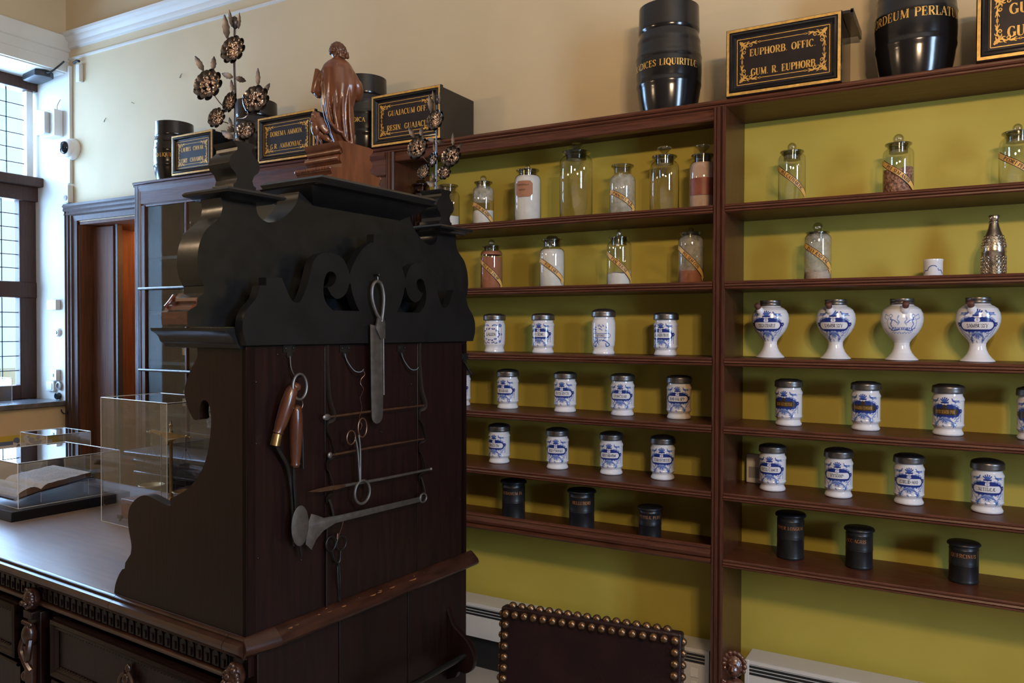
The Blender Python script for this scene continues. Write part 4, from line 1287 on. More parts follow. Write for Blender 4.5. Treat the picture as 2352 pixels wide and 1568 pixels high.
body = b.build('robed_figure', M['statue'], st, smooth=0)
body.matrix_local = F
rm_ = body.modifiers.new('skin', 'REMESH')
rm_.mode = 'VOXEL'
rm_.voxel_size = 0.0022
rm_.use_smooth_shade = True
sm_ = body.modifiers.new('soften', 'SMOOTH')
sm_.iterations = 4
b = MB()
q_ = random.Random(5)
for k in range(150):
    th, ph = q_.random() * 2 * PI, math.acos(1 - 1.25 * q_.random())
    dirv = Vector((math.sin(ph) * math.cos(th), math.sin(ph) * math.sin(th), math.cos(ph)))
    if dirv.y > 0.35 and dirv.z < 0.35:
        continue
    c_ = fp(402, 165, 0.002) + Vector((dirv.x * 0.0235, dirv.y * 0.0235, dirv.z * 0.0255))
    b.ball(c_, 0.0040 + 0.002 * q_.random(), 8, 6)
for k in range(50):
    c_ = fp(360 + 140 * q_.random(), 190 + 62 * q_.random() * (1 if k % 2 else 0.6), -0.012 - 0.012 * q_.random())
    if c_.x < (385 - 412) * K:
        continue
    b.ball(c_ + Vector((0.0, 0.0, 0.0)), 0.0040 + 0.002 * q_.random(), 8, 6)
b.ball(fp(402, 155, 0.0), 0.0235, 14, 10, sc=(1, 1, 1.02))
h_ = b.build('curly_hair', M['statuedark'], st, smooth=0)
h_.matrix_local = F
rm_ = h_.modifiers.new('skin', 'REMESH')
rm_.mode = 'VOXEL'
rm_.voxel_size = 0.0013
rm_.use_smooth_shade = True
b = MB()
m_ = Matrix.Rotation(0.18, 3, 'Y') @ Matrix.Rotation(-0.35, 3, 'Z')
xf = Matrix.Translation(fp(212, 450, 0.036)) @ m_.to_4x4()
b.box(-0.006, 0.006, -0.028, 0.028, -0.038, 0.038, xf=xf)
h_ = b.build('book', M['statue'], st, bevel=0.0015)
h_.matrix_local = F
# eagle at the saint's feet
b = MB()
b.ball(fp(196, 905, -0.002), 0.020, 16, 12, sc=(0.78, 0.95, 1.35))
b.ball(fp(188, 780, 0.0), 0.0105, 12, 10, sc=(1, 1.1, 1.05))
b.tube([fp(184, 786, 0.0), fp(166, 770, 0.002), fp(160, 782, 0.003)], [0.0055, 0.004, 0.0015], 8)
b.tube([fp(188, 790, 0.0), fp(182, 860, -0.002)], [0.010, 0.016], 12)
b.tube(spline([fp(205, 770, -0.012), fp(225, 830, -0.016), fp(265, 910, -0.018), fp(318, 960, -0.014)], 5), [0.007] * 5 + [0.011] * 5 + [0.009] * 4 + [0.004] * 2, 12, flat=(1.3, 0.5))
b.tube(spline([fp(215, 930, 0.0), fp(270, 985, -0.004), fp(345, 1035, -0.008)], 5), [0.014] * 4 + [0.010] * 4 + [0.006] * 3, 10, flat=(1, 0.5))
b.tube([fp(205, 970, -0.004), fp(214, 1030, -0.004), fp(205, 1075, -0.008)], [0.007, 0.004, 0.005], 8)
b.tube([fp(228, 970, 0.004), fp(246, 1030, 0.004), fp(246, 1075, 0.0)], [0.007, 0.004, 0.005], 8)
e_ = b.build('eagle', M['statue'], st, smooth=0)
e_.matrix_local = F
rm_ = e_.modifiers.new('skin', 'REMESH')
rm_.mode = 'VOXEL'
rm_.voxel_size = 0.002
rm_.use_smooth_shade = True

# ================================================================== HAMMERED METAL FLOWER SPRAYS
Q = 0.00117


def flower(r, tilt):
    b = MB()
    n_ = 9
    for ring, (rr, zz) in enumerate(((1.0, 0.0), (0.86, 0.09))):
        for k in range(n_):
            a = 2 * PI * (k + 0.5 * ring) / n_
            ctr = Vector((0.76 * rr * math.cos(a), 0.76 * rr * math.sin(a), zz + 0.02))
            vs, fs = [], []
            for i in range(4):
                for j in range(10):
                    an = 2 * PI * j / 10
                    q = i / 3
                    x_, y_ = 0.24 * q * math.cos(an), 0.27 * q * math.sin(an)
                    p = ctr + Vector((x_ * math.cos(a) - y_ * math.sin(a), x_ * math.sin(a) + y_ * math.cos(a), 0.10 * q * q + 0.05 * math.cos(an) * q))
                    vs.append(p * r)
            for i in range(3):
                for j in range(10):
                    fs.append((i * 10 + j, i * 10 + (j + 1) % 10, (i + 1) * 10 + (j + 1) % 10, (i + 1) * 10 + j))
            b.add(vs, fs, 0)
    b.lathe([(0.0, -0.12 * r), (0.45 * r, -0.10 * r), (0.62 * r, 0.0), (0.60 * r, 0.12 * r), (0.52 * r, 0.10 * r), (0.40 * r, 0.02 * r), (0.2 * r, -0.02 * r), (0.0, -0.02 * r)], 20, mi=0, cap=False)
    q_ = random.Random(int(r * 1e5))
    for k in range(60):
        rr, a = 0.53 * r * q_.random() ** 0.5, q_.random() * 2 * PI
        b.ball((rr * math.cos(a), rr * math.sin(a), 0.09 * r + 0.10 * r * (1 - rr / (0.5 * r))), 0.085 * r, 8, 6, mi=1)
    return b


def leaf(b, p0, p1, w_, nrm=(0, -1, 0)):
    p0, p1 = Vector(p0), Vector(p1)
    d = p1 - p0
    s = d.cross(Vector(nrm)).normalized()
    vs, fs = [], []
    for i in range(9):
        t_ = i / 8
        ww = w_ * math.sin(PI * min(1, t_ * 0.92 + 0.05)) ** 0.8 * (1 - 0.25 * t_) * (1 + 0.10 * (-1) ** i)
        c_ = p0 + d * t_ + Vector(nrm) * (0.15 * d.length * (t_ - 0.5) ** 2)
        vs += [c_ - s * ww, c_ - Vector(nrm) * 0.12 * w_, c_ + s * ww]
    for i in range(8):
        fs += [(3 * i, 3 * i + 1, 3 * i + 4, 3 * i + 3), (3 * i + 1, 3 * i + 2, 3 * i + 5, 3 * i + 4)]
    b.add(vs, fs)


def spray(label, p, variant):
    t = thing('metal_flower_spray', label, 'ornament', p, facing(p), 'hammered metal flower sprays')
    P = lambda x, y, d=0.0: Vector((x * Q, d, -y * Q))
    b = MB()
    b.tube(spline([P(0, 0), P(2, -60), P(3, -120), P(1, -180), P(2, -262)], 5), 0.0030, 8)
    for x, y in ((-52, -126), (49, -103), (-35, -55), (27, -40)):
        b.tube(spline([P(2, y + 42 if abs(x) > 40 else y + 12), P(x * 0.5, y + 36 if abs(x) > 40 else y + 4, 0.008), P(x, y, 0.006)], 5), 0.0014, 6)
    b.build('stem', M['silver'], t)
    fl = [(1, -211, 35, -0.55), (-52, -126, 39, -0.5), (49, -103, 36, -0.45), (-6, -93, 26, -0.75), (-35, -55, 25, -0.55), (27, -32 if not variant else -55, 24, -0.4), (24, -92, 22, 0.95)]
    for x, y, r, rzz in fl:
        if variant and (x, y) == (24, -92):
            continue
        f_ = flower(r * Q, 0).build('flower', [M['silver'], M['silverlit']], t, smooth=60)
        # opens towards the viewer, turned a little to one side and upward
        f_.matrix_local = Matrix.Translation(P(x, y, -0.010)) @ Matrix.Rotation(rzz * 1.25, 4, 'Z') @ Matrix.Rotation(PI / 2 - 0.18, 4, 'X')
    lv = [(-14, -238, -20, -290, 9), (-2, -152, -26, -157, 8), (4, -152, 26, -145, 8), (-65, -160, -82, -190, 8), (-45, -164, -42, -194, 7), (52, -138, 52, -178, 6), (64, -122, 78, -146, 6), (-3, -118, -6, -146, 5),
          (-6, -36, -10, -60, 5), (-2, -14, -28, -28, 9), (3, -12, 24, -10, 9), (-14, -38, 0, -28, 9)]
    for x0, y0, x1, y1, w_ in lv:
        b = MB()
        leaf(b, P(x0, y0, -0.004), P(x1, y1, -0.008), w_ * Q)
        o = b.build('leaf', M['leafmetal'], t, smooth=60)
    b = MB()
    b.lathe([(0.002, 0), (9 * Q, 8 * Q), (11 * Q, 16 * Q), (7 * Q, 26 * Q), (0, 31 * Q)], 12, P(2, -262), cap=False)
    leaf(b, P(10, -262, -0.008), P(12, -298, -0.010), 5 * Q)
    leaf(b, P(-4, -264, -0.010), P(-10, -302, -0.010), 5 * Q)
    b.build('bud', M['leafmetal'], t, smooth=60)
    return t


spray('hammered metal flower spray on the near corner finial beside the window', W(-0.105, 0.045, 2.089), 0)
spray('hammered metal flower spray on the far finial in front of the ochre shelves', W(-0.105, 0.895, 2.089), 1)

# ================================================================== JARS ON THE SHELVES
def to_cam(x, y):
    return math.atan2(CAM.y - y, CAM.x - x)


def on_cyl(prof_r, off):
    """surface map: (arc length, height) -> point; the middle of the arc faces local -Y"""
    def f(s, z):
        r = prof_r(z)
        a = -PI / 2 + s / prof_r(None)
        return Vector(((r + off) * math.cos(a), (r + off) * math.sin(a), z))
    return f


def glass_jar(label, x, z, r, hs, hr, ht, y=3.12, stopper='ball', banner=None, bz=(0.62, 0.16), b_half=0.95, content=None, level=0.0, cmat=None, film=None, tinted=None, extra=None, top=None, group='apothecary glass jars', lx=0.0):
    rz = to_cam(x, y) + PI / 2 - math.radians(lx)
    t = thing('glass_jar', label, 'jar', (x, y, z), rz, group)
    rn = r * 0.68
    rr = r * 0.86
    prof = [(0.0, 0.003), (r * 0.9, 0.0), (r, 0.006), (r, hs - r * 0.10), (r * 0.97, hs + r * 0.10), (r * 0.86, hs + r * 0.26), (rn * 1.02, hs + r * 0.38), (rn, hs + r * 0.48), (rn, hr - 0.012)]
    b = MB().lathe(prof, 40, cap=False)
    b.build('body', M[tinted or 'glass'], t, smooth=60)
    b = MB().lathe([(rn, hr - 0.012), (rn * 1.08, hr - 0.008), (rr, hr - 0.003), (rr * 1.02, hr), (rr, hr + 0.003), (rn * 0.92, hr + 0.0035), (rn * 0.9, hr - 0.03)], 40, cap=False)
    b.build('rim', M['amber' if tinted else 'glassrim'], t, smooth=60)
    if stopper:
        b = MB()
        hb = ht - hr
        if stopper == 'ball':
            b.lathe([(rn * 0.86, hr - 0.028), (rn * 0.9, hr + 0.003), (rn * 0.5, hr + 0.006), (0.006, hr + 0.009)], 28, cap=False)
            b.ball((0, 0, ht - hb * 0.45), hb * 0.5, 18, 12)
        elif stopper == 'disc':
            b.lathe([(rn * 0.86, hr - 0.028), (rn * 0.9, hr + 0.003), (0.010, hr + 0.006), (0.010, hr + hb * 0.35), (0.018, hr + hb * 0.55), (0.030, hr + hb * 0.78), (0.030, hr + hb * 0.92), (0.018, ht), (0, ht)], 28, cap=False)
        elif stopper == 'mushroom':
            b.lathe([(rn * 0.86, hr - 0.028), (rn * 0.92, hr + 0.003), (rn * 0.75, hr + 0.008), (0.016, hr + 0.012), (0.02, hr + hb * 0.5), (0.026, hr + hb * 0.7), (0.02, ht), (0, ht)], 28, cap=False)
        elif stopper == 'point':
            b.lathe([(rn * 0.86, hr - 0.028), (rn * 0.9, hr + 0.003), (rn * 0.6, hr + 0.006), (0.009, hr + 0.009), (0.012, hr + hb * 0.5), (0.008, hr + hb * 0.85), (0.0, ht)], 28, cap=False)
        b.build('stopper', M['glassrim' if stopper in ('mushroom',) else 'glassknob'], t, smooth=60)
    if content:
        ri = r * 0.945
        q_ = random.Random(int(x * 1000))
        n_ = 36
        vs, fs = [], []
        rows = 5
        for i in range(rows):
            for k in range(n_):
                a = 2 * PI * k / n_
                zt = content + level * (math.sin(a + 0.6) * 0.6 + 0.25 * math.sin(3 * a + x * 9)) + (0.0012 * q_.random())
                vs.append((ri * math.cos(a), ri * math.sin(a), 0.005 + (min(zt, hs) - 0.005) * i / (rows - 1)))
        for i in range(rows - 1):
            for k in range(n_):
                fs.append((i * n_ + k, i * n_ + (k + 1) % n_, (i + 1) * n_ + (k + 1) % n_, (i + 1) * n_ + k))
        cb = MB().add(vs, fs)
        base = (rows - 1) * n_
        vs2 = [vs[base + k] for k in range(n_)] + [(0, 0, content)]
        cb.add(vs2, [(k, (k + 1) % n_, n_) for k in range(n_)])
        if content > hs - 0.02:       # filled up into the shoulder
            cb.lathe([(ri, hs - 0.004), (ri * 0.96, hs + r * 0.10), (ri * 0.85, hs + r * 0.24), (0, hs + r * 0.27)], n_, cap=False)
        cb.add([(ri * math.cos(2 * PI * k / n_), ri * math.sin(2 * PI * k / n_), 0.005) for k in range(n_)], [tuple(range(n_))])
        cb.build('contents', M[cmat], t, smooth=50)
    if film:
        MB().lathe([(r * 0.955, hs * film[0]), (r * 0.955, hs - r * 0.10), (r * 0.925, hs + r * 0.10), (r * 0.81, hs + r * 0.26), (rn * 0.95, hs + r * 0.40)], 36, cap=False).build('powder_film', M['film'], t, smooth=60)
    surf = on_cyl(lambda zz: r, 0.0009)
    if banner:
        sa, sb = -b_half * r, b_half * r
        za, zb = hs * bz[0], hs * bz[1]
        slope = (zb - za) / (sb - sa)
        hw = 0.0105
        ln = math.hypot(sb - sa, zb - za)
        ux, uz = (sb - sa) / ln, (zb - za) / ln

        def bmap(p, q, o=0.0):
            s_, z_ = sa + ux * p - uz * q, za + uz * p + ux * q + 0.006 * math.sin(PI * p / ln)
            a = -PI / 2 + s_ / r
            return Vector(((r + 0.0009 + o) * math.cos(a), (r + 0.0009 + o) * math.sin(a), z_))
        b = MB()
        nn = 26
        vs, fs = [], []
        for i in range(nn + 1):
            for q in (-hw, -hw * 0.78, hw * 0.78, hw):
                vs.append(bmap(ln * i / nn, q))
        for i in range(nn):
            for j in range(3):
                fs.append((i * 4 + j, i * 4 + j + 1, i * 4 + j + 5, i * 4 + j + 4))
        n0 = len(b.f)
        b.add(vs, fs, 0)
        for i in range(nn):
            b.m[n0 + i * 3] = 1
            b.m[n0 + i * 3 + 2] = 1
        # swallow tails folded under at both ends
        for e_, dn in ((ln, 1), (0, -1)):
            tv = [bmap(e_ - dn * 0.004, -hw * 1.3, 0.0004), bmap(e_ - dn * 0.004, hw * 0.5, 0.0004), bmap(e_ + dn * 0.014, hw * 0.3, 0.0004), bmap(e_ + dn * 0.007, -hw * 0.6, 0.0004), bmap(e_ + dn * 0.015, -hw * 1.6, 0.0004)]
            b.add(tv, [(0, 1, 2, 3), (0, 3, 4)], 0)
        write(b, banner, 0.0115, lambda s_, z_: bmap(s_ + ln / 2, z_ - 0.0058, 0.0006), 1, fit=ln * 0.90, thick=0.11, thin=0.045)
        b.build('banner_label', [M['label'], M['ink']], t, smooth=60)
    if extra == 'octagon':
        b = MB()
        s0, s1, z0, z1, ch = -0.060, 0.022, 0.112, 0.182, 0.012
        pts = [(s0 + ch, z0), (s1 - ch, z0), (s1, z0 + ch), (s1, z1 - ch), (s1 - ch, z1), (s0 + ch, z1), (s0, z1 - ch), (s0, z0 + ch)]
        vs, fs = [], []
        m_ = 14
        for i in range(m_ + 1):
            s_ = s0 + (s1 - s0) * i / m_
            c_ = max(0, ch - (s_ - s0), ch - (s1 - s_))
            vs += [surf(s_, z0 + c_), surf(s_, z1 - c_)]
        for i in range(m_):
            fs.append((2 * i, 2 * i + 1, 2 * i + 3, 2 * i + 2))
        b.add(vs, fs, 0)
        sf = on_cyl(lambda zz: r, 0.0015)
        q_ = random.Random(2)
        for row, (zz, xs) in enumerate(((0.163, -0.05), (0.141, -0.042))):
            pts = []
            for k in range(26 if row == 0 else 15):
                pts.append((xs + k * 0.0022, zz + 0.0035 * math.sin(k * 1.9) + 0.002 * q_.random()))
            pts = [tuple(p)[:2] for p in spline([(a, c, 0) for a, c in pts], 2)]
            ribbon(b, pts, [0.0007] * len(pts), sf, 1)
        b.build('octagonal_label', [M['labelbrown'], M['ink']], t, smooth=60)
    if extra == 'band':
        b = MB()
        vs, fs = [], []
        m_ = 22
        for i in range(m_ + 1):
            s_ = -1.15 * r + (2.15 * r) * i / m_
            vs += [surf(s_, 0.058), surf(s_, 0.125)]
        for i in range(m_):
            fs.append((2 * i, 2 * i + 1, 2 * i + 3, 2 * i + 2))
        b.add(vs, fs, 0)
        b.build('label_band', M['labelred'], t, smooth=60)
    return t


def film_mat():
    m = bpy.data.materials.new('dusty_inner_film')
    m.use_nodes = True
    nt = m.node_tree
    nt.nodes.clear()
    out = N(nt, 'ShaderNodeOutputMaterial')
    tr = N(nt, 'ShaderNodeBsdfTransparent')
    df = N(nt, 'ShaderNodeBsdfDiffuse')
    df.inputs['Color'].default_value = (0.62, 0.58, 0.52, 1)
    tc = N(nt, 'ShaderNodeTexCoord')
    nz = N(nt, 'ShaderNodeTexNoise')
    nz.inputs['Scale'].default_value = 35
    rp = N(nt, 'ShaderNodeMapRange')
    rp.inputs['From Min'].default_value = 0.35
    rp.inputs['From Max'].default_value = 0.7
    rp.inputs['To Min'].default_value = 0.22
    rp.inputs['To Max'].default_value = 0.62
    mx = N(nt, 'ShaderNodeMixShader')
    nt.links.new(tc.outputs['Object'], nz.inputs['Vector'])
    nt.links.new(nz.outputs['Fac'], rp.inputs['Value'])
    nt.links.new(rp.outputs['Result'], mx.inputs['Fac'])
    nt.links.new(tr.outputs[0], mx.inputs[1])
    nt.links.new(df.outputs[0], mx.inputs[2])
    nt.links.new(mx.outputs[0], out.inputs['Surface'])
    return m


M['film'] = film_mat()
Z1, Z2, Z3, Z4, Z5, Z6 = 2.0695, 1.7815, 1.4925, 1.2365, 0.9845, 0.7335
gm = 'glass jars on the highest shelf'
g2 = 'glass jars on the second shelf'
glass_jar('brown-tinted glass jar half hidden behind the black cabinet top', -2.296, Z1, 0.052, 0.170, 0.222, 0.245, stopper='mushroom', tinted='amber', group=gm)
glass_jar('clear glass jar with white powder peeping out behind the far flower spray', -2.135, Z1, 0.052, 0.160, 0.205, 0.225, content=0.06, level=0.01, cmat='powderwhite', stopper=None, group=gm)
glass_jar('glass jar with GUM ARAB banner half full of white powder', -1.9415, Z1 + 0, 0.049, 0.165, 0.203, 0.235, banner='GUM*ARABIC', content=0.072, level=0.003, cmat='powderwhite', film=(0.72,), group=gm, lx=4)
glass_jar('glass jar full of white powder with brown octagonal handwritten label', -1.708, Z1, 0.060, 0.195, 0.235, 0.262, stopper='ball', content=0.20, cmat='powderwhite', extra='octagon', group=gm)
glass_jar('largest empty clear glass jar with dark flat stopper on the highest shelf', -1.470, Z1, 0.071, 0.250, 0.290, 0.330, stopper='mushroom', group=gm)
glass_jar('stopperless clear jar with MAGNES ALB banner, highest shelf', -1.256, Z1, 0.0545, 0.152, 0.211, 0.215, stopper=None, banner='P*MAGNES ALB', bz=(0.66, 0.22), film=(0.05,), group=gm)
glass_jar('empty clear glass jar with flared disc stopper beside the pink powder jar', -1.074, Z1, 0.059, 0.190, 0.230, 0.272, stopper='disc', group=gm)
glass_jar('jar of pale pink powder with red-brown band and flared stopper', -0.916, Z1, 0.052, 0.176, 0.218, 0.262, stopper='disc', content=0.18, cmat='powderpink', extra='band', group=gm)
glass_jar('empty clear jar with CATHARTIC banner and ball stopper, highest shelf', -0.576, Z1, 0.0495, 0.172, 0.196, 0.230, banner='PUL*CATHARTIC', bz=(0.80, 0.16), b_half=1.25, group=gm)
glass_jar('clear jar with SEM ANISI banner over brown chips', -0.2153, Z1, 0.0505, 0.152, 0.184, 0.220, banner='PUL*SEM*ANISI', bz=(0.80, 0.14), b_half=1.25, content=0.098, level=0.012, cmat='chips', group=gm)
glass_jar('large clear jar with PERUV banner at the edge of the photo', 0.140, Z1, 0.053, 0.148, 0.182, 0.212, banner='P*CORT*PERUV', bz=(0.76, 0.14), b_half=1.25, content=0.018, level=0.014, cmat='powderred', group=gm)
glass_jar('jar full of rust powder with RAD JALAP banner on the second shelf', -1.8968, Z2, 0.051, 0.160, 0.195, 0.226, banner='PUL*RAD*JALAP', bz=(0.80, 0.12), b_half=1.15, content=0.145, cmat='powderred', group=g2, lx=4)
glass_jar('jar full of white powder with CR TART banner, no knob seen', -1.585, Z2, 0.0555, 0.152, 0.208, 0.225, stopper='mushroom', banner='P*CR*TART', bz=(0.78, 0.22), b_half=1.0, content=0.152, cmat='powderwhite', group=g2, lx=4)
glass_jar('jar with SAL SEIGN banner and white powder at the bottom', -1.2694, Z2, 0.051, 0.168, 0.200, 0.240, stopper='point', banner='P*SAL*SEIGNE', bz=(0.82, 0.14), b_half=1.25, content=0.055, level=0.014, cmat='powderwhite', group=g2)
glass_jar('jar with SEM CON banner one third full of rust powder', -0.9616, Z2, 0.050, 0.172, 0.202, 0.226, stopper='point', banner='PUL*SEM*CON', bz=(0.84, 0.18), b_half=1.15, content=0.060, cmat='powderred', film=(0.3,), group=g2)
glass_jar('greyish jar with PULV RAD SAL banner and ball stopper, second shelf', -0.4818, Z2, 0.0475, 0.155, 0.176, 0.213, banner='PULV*RAD*SAL', bz=(0.84, 0.30), b_half=1.1, content=0.035, level=0.01, cmat='powderpink', film=(0.05,), group=g2)


# ---- painted pots: the cobalt decoration is drawn on a small canvas and laid on as vertex colours
class Canvas:
    def __init__(self, w, h, px=0.00085, base=(0.70, 0.70, 0.74)):
        self.px, self.w, self.h = px, w, h
        self.nx, self.ny = int(w / px) + 1, int(h / px) + 1
        self.a = np.ones((self.ny, self.nx, 3)) * np.array(base)

    def seg(self, pts, r, col, al=1.0):
        if not hasattr(r, '__len__'):
            r = [r] * len(pts)
        for i in range(max(1, len(pts) - 1)):
            p, q = pts[i], pts[min(i + 1, len(pts) - 1)]
            r0, r1 = r[i], r[min(i + 1, len(pts) - 1)]
            m = max(r0, r1) + 2 * self.px
            x0, x1 = min(p[0], q[0]) - m + self.w / 2, max(p[0], q[0]) + m + self.w / 2
            y0, y1 = min(p[1], q[1]) - m, max(p[1], q[1]) + m
            i0, i1 = max(0, int(x0 / self.px)), min(self.nx, int(x1 / self.px) + 2)
            j0, j1 = max(0, int(y0 / self.px)), min(self.ny, int(y1 / self.px) + 2)
            if i0 >= i1 or j0 >= j1:
                continue
            X = np.arange(i0, i1) * self.px - self.w / 2
            Y = np.arange(j0, j1) * self.px
            X, Y = np.meshgrid(X, Y)
            dx, dy = q[0] - p[0], q[1] - p[1]
            L2 = dx * dx + dy * dy
            t_ = np.clip(((X - p[0]) * dx + (Y - p[1]) * dy) / L2, 0, 1) if L2 > 1e-12 else np.zeros_like(X)
            d = np.hypot(X - p[0] - t_ * dx, Y - p[1] - t_ * dy) - (r0 + (r1 - r0) * t_)
            k = np.clip(0.5 - d / self.px, 0, 1)[..., None] * al
            s_ = self.a[j0:j1, i0:i1]
            s_[:] = s_ * (1 - k) + np.array(col) * k

    def dot(self, x, y, r, col, al=1.0):
        self.seg([(x, y)], [r], col, al)

    def text(self, s_, h, x, y, col, fit=None, **kw):
        st_, tot = lettering(s_, h, **kw)
        f = min(1.0, fit / tot) if fit else 1.0
        for pts, W_ in st_:
            self.seg([(p[0] * f + x, p[1] + y) for p in pts], [max(0.00038, q * (0.35 + 0.65 * f)) for q in W_], col)


NAVY, BLUE, PALE, WHT, INK = (0.012, 0.030, 0.19), (0.055, 0.115, 0.40), (0.22, 0.30, 0.55), (0.70, 0.70, 0.74), (0.03, 0.022, 0.03)


def ornament(cv, cy, k=1.0, label=WHT, ink=INK, text='', half=0.030, bird=True, letter='S'):
    """cartouche with crown, birds, tassels and flower swags around height cy"""
    s = lambda *p: [(a * k, cy + b * k) for a, b in p]
    r_ = random.Random(4)
    for j in range(70):         # pale brushed leaves that fill the ground of the ornament
        a, q = r_.random() * 2 * PI, 0.35 + 0.65 * r_.random()
        x, y = 0.046 * q * math.cos(a), -0.006 + 0.038 * q * math.sin(a)
        cv.seg(s((x, y), (x + 0.006 * math.cos(a + 0.9), y + 0.006 * math.sin(a + 0.9))), [0.0021 * k, 0.0007 * k], PALE if j % 3 else BLUE, 0.75)
    # leafy scrolls around the band
    for sx in (-1, 1):
        for (x, y, r) in ((0.010, 0.0185, 0.0055), (0.018, 0.0175, 0.0060), (0.027, 0.0150, 0.0055), (0.034, 0.012, 0.0045), (0.012, -0.015, 0.005), (0.022, -0.0150, 0.0045), (0.031, -0.0125, 0.004)):
            cv.dot(sx * x * k, cy + y * k, r * k, NAVY if y > 0 else BLUE)
        cv.seg(s((sx * 0.030, 0.0), (sx * 0.044, 0.002)), [0.010 * k, 0.004 * k], NAVY)
        for a in range(6):      # rosette at the end of the band
            cv.dot(sx * (0.0475 + 0.0042 * math.cos(a * PI / 3)) * k, cy + (0.003 + 0.0042 * math.sin(a * PI / 3)) * k, 0.0026 * k, NAVY)
        for j in range(6):      # tassel
            cv.dot(sx * 0.0485 * k, cy - (0.006 + 0.0046 * j) * k, (0.0021 - 0.0001 * j) * k, BLUE)
        cv.seg(s((sx * 0.018, 0.024), (sx * 0.032, 0.021), (sx * 0.042, 0.014)), 0.0017 * k, PALE)
        if bird:
            cv.seg(s((sx * 0.022, 0.034), (sx * 0.030, 0.0315), (sx * 0.040, 0.034)), [0.0022 * k, 0.0042 * k, 0.0016 * k], BLUE)
            cv.seg(s((sx * 0.032, 0.032), (sx * 0.044, 0.029)), [0.003 * k, 0.0012 * k], PALE)
            cv.seg(s((sx * 0.022, 0.034), (sx * 0.0195, 0.040)), [0.0018 * k, 0.0020 * k], BLUE)
            cv.seg(s((sx * 0.029, 0.029), (sx * 0.028, 0.024)), 0.0009 * k, BLUE)
        # swag with star flower below
        cv.seg(s((sx * 0.006, -0.020), (sx * 0.016, -0.026), (sx * 0.024, -0.034)), 0.0016 * k, BLUE)
        cv.seg(s((sx * 0.044, -0.012), (sx * 0.036, -0.022), (sx * 0.028, -0.032)), 0.0015 * k, PALE)
        for j in range(7):
            a = 2 * PI * j / 7
            cv.seg(s((sx * 0.026, -0.040), (sx * 0.026 + 0.0085 * math.cos(a), -0.040 + 0.0085 * math.sin(a))), [0.0030 * k, 0.0010 * k], BLUE if j % 2 else PALE)
        cv.dot(sx * 0.026 * k, cy - 0.040 * k, 0.0024 * k, NAVY)
        for j in range(5):
            cv.dot(sx * (0.012 + 0.004 * r_.random() * 2) * k, cy - (0.024 + 0.004 * j) * k, 0.0015 * k, PALE)
    for j in range(9):          # leaf fan under the middle
        a = -PI / 2 + (j - 4) * 0.33
        cv.seg(s((0, -0.018), (0.0155 * math.cos(a), -0.018 + 0.017 * math.sin(a))), [0.0028 * k, 0.0012 * k], BLUE if j % 2 else PALE)
    for j in range(5):          # crown
        a = PI / 2 + (j - 2) * 0.42
        cv.seg(s((0, 0.028), (0.0125 * math.cos(a), 0.030 + 0.0115 * math.sin(a))), [0.0034 * k, 0.0017 * k], BLUE)
        cv.dot(0.0135 * math.cos(a) * k, cy + (0.0305 + 0.0125 * math.sin(a)) * k, 0.0019 * k, NAVY)
    cv.seg(s((-0.009, 0.0275), (0.009, 0.0275)), 0.0022 * k, NAVY)
    # band and white or gilt field
    cv.seg(s((-half, 0), (half, 0)), 0.0158 * k, NAVY)
    cv.seg(s((-half, 0), (half, 0)), 0.0100 * k, label)
    cv.dot(0, cy + 0.0150 * k, 0.0072 * k, NAVY if label == WHT else label)
    cv.dot(0, cy + 0.0150 * k, 0.0060 * k, label)
    if letter:
        cv.text(letter, 0.0072 * k, 0, cy + 0.0115 * k, BLUE if label == WHT else ink, thick=0.09, thin=0.05)
    cv.text(text, 0.0092 * k, 0, cy - 0.0046 * k, ink, fit=half * 2.1, thick=0.09, thin=0.045)


def wreath(cv, cy, text):       # older pattern of dotted garlands
    for j in range(40):
        a = 2 * PI * j / 40
        x, y = 0.040 * math.cos(a), 0.026 * math.sin(a)
        cv.dot(x + 0.002 * math.sin(j * 2.3), cy + y + 0.002 * math.cos(j * 1.9), 0.0034 if j % 2 else 0.0024, NAVY if j % 3 else BLUE)
    for sx in (-1, 1):
        for (x, y, r) in ((0.045, 0.040, 0.008), (0.045, -0.032, 0.006), (0.052, 0.0, 0.004)):
            cv.dot(sx * x, cy + y, r, BLUE)
            cv.dot(sx * x, cy + y, r * 0.5, PALE)
        for j in range(12):
            cv.dot(sx * 0.052, cy + 0.030 - 0.005 * j, 0.0017, BLUE)
        for j in range(4):
            cv.dot(sx * (0.010 + 0.006 * j), cy + 0.040 + 0.003 * math.sin(j), 0.0032, BLUE)
            cv.dot(sx * (0.008 + 0.007 * j), cy - 0.038 + 0.003 * math.sin(j * 2), 0.0030, NAVY)
    cv.text(text, 0.0125, 0, cy - 0.006, INK, fit=0.062, thick=0.10, thin=0.05)


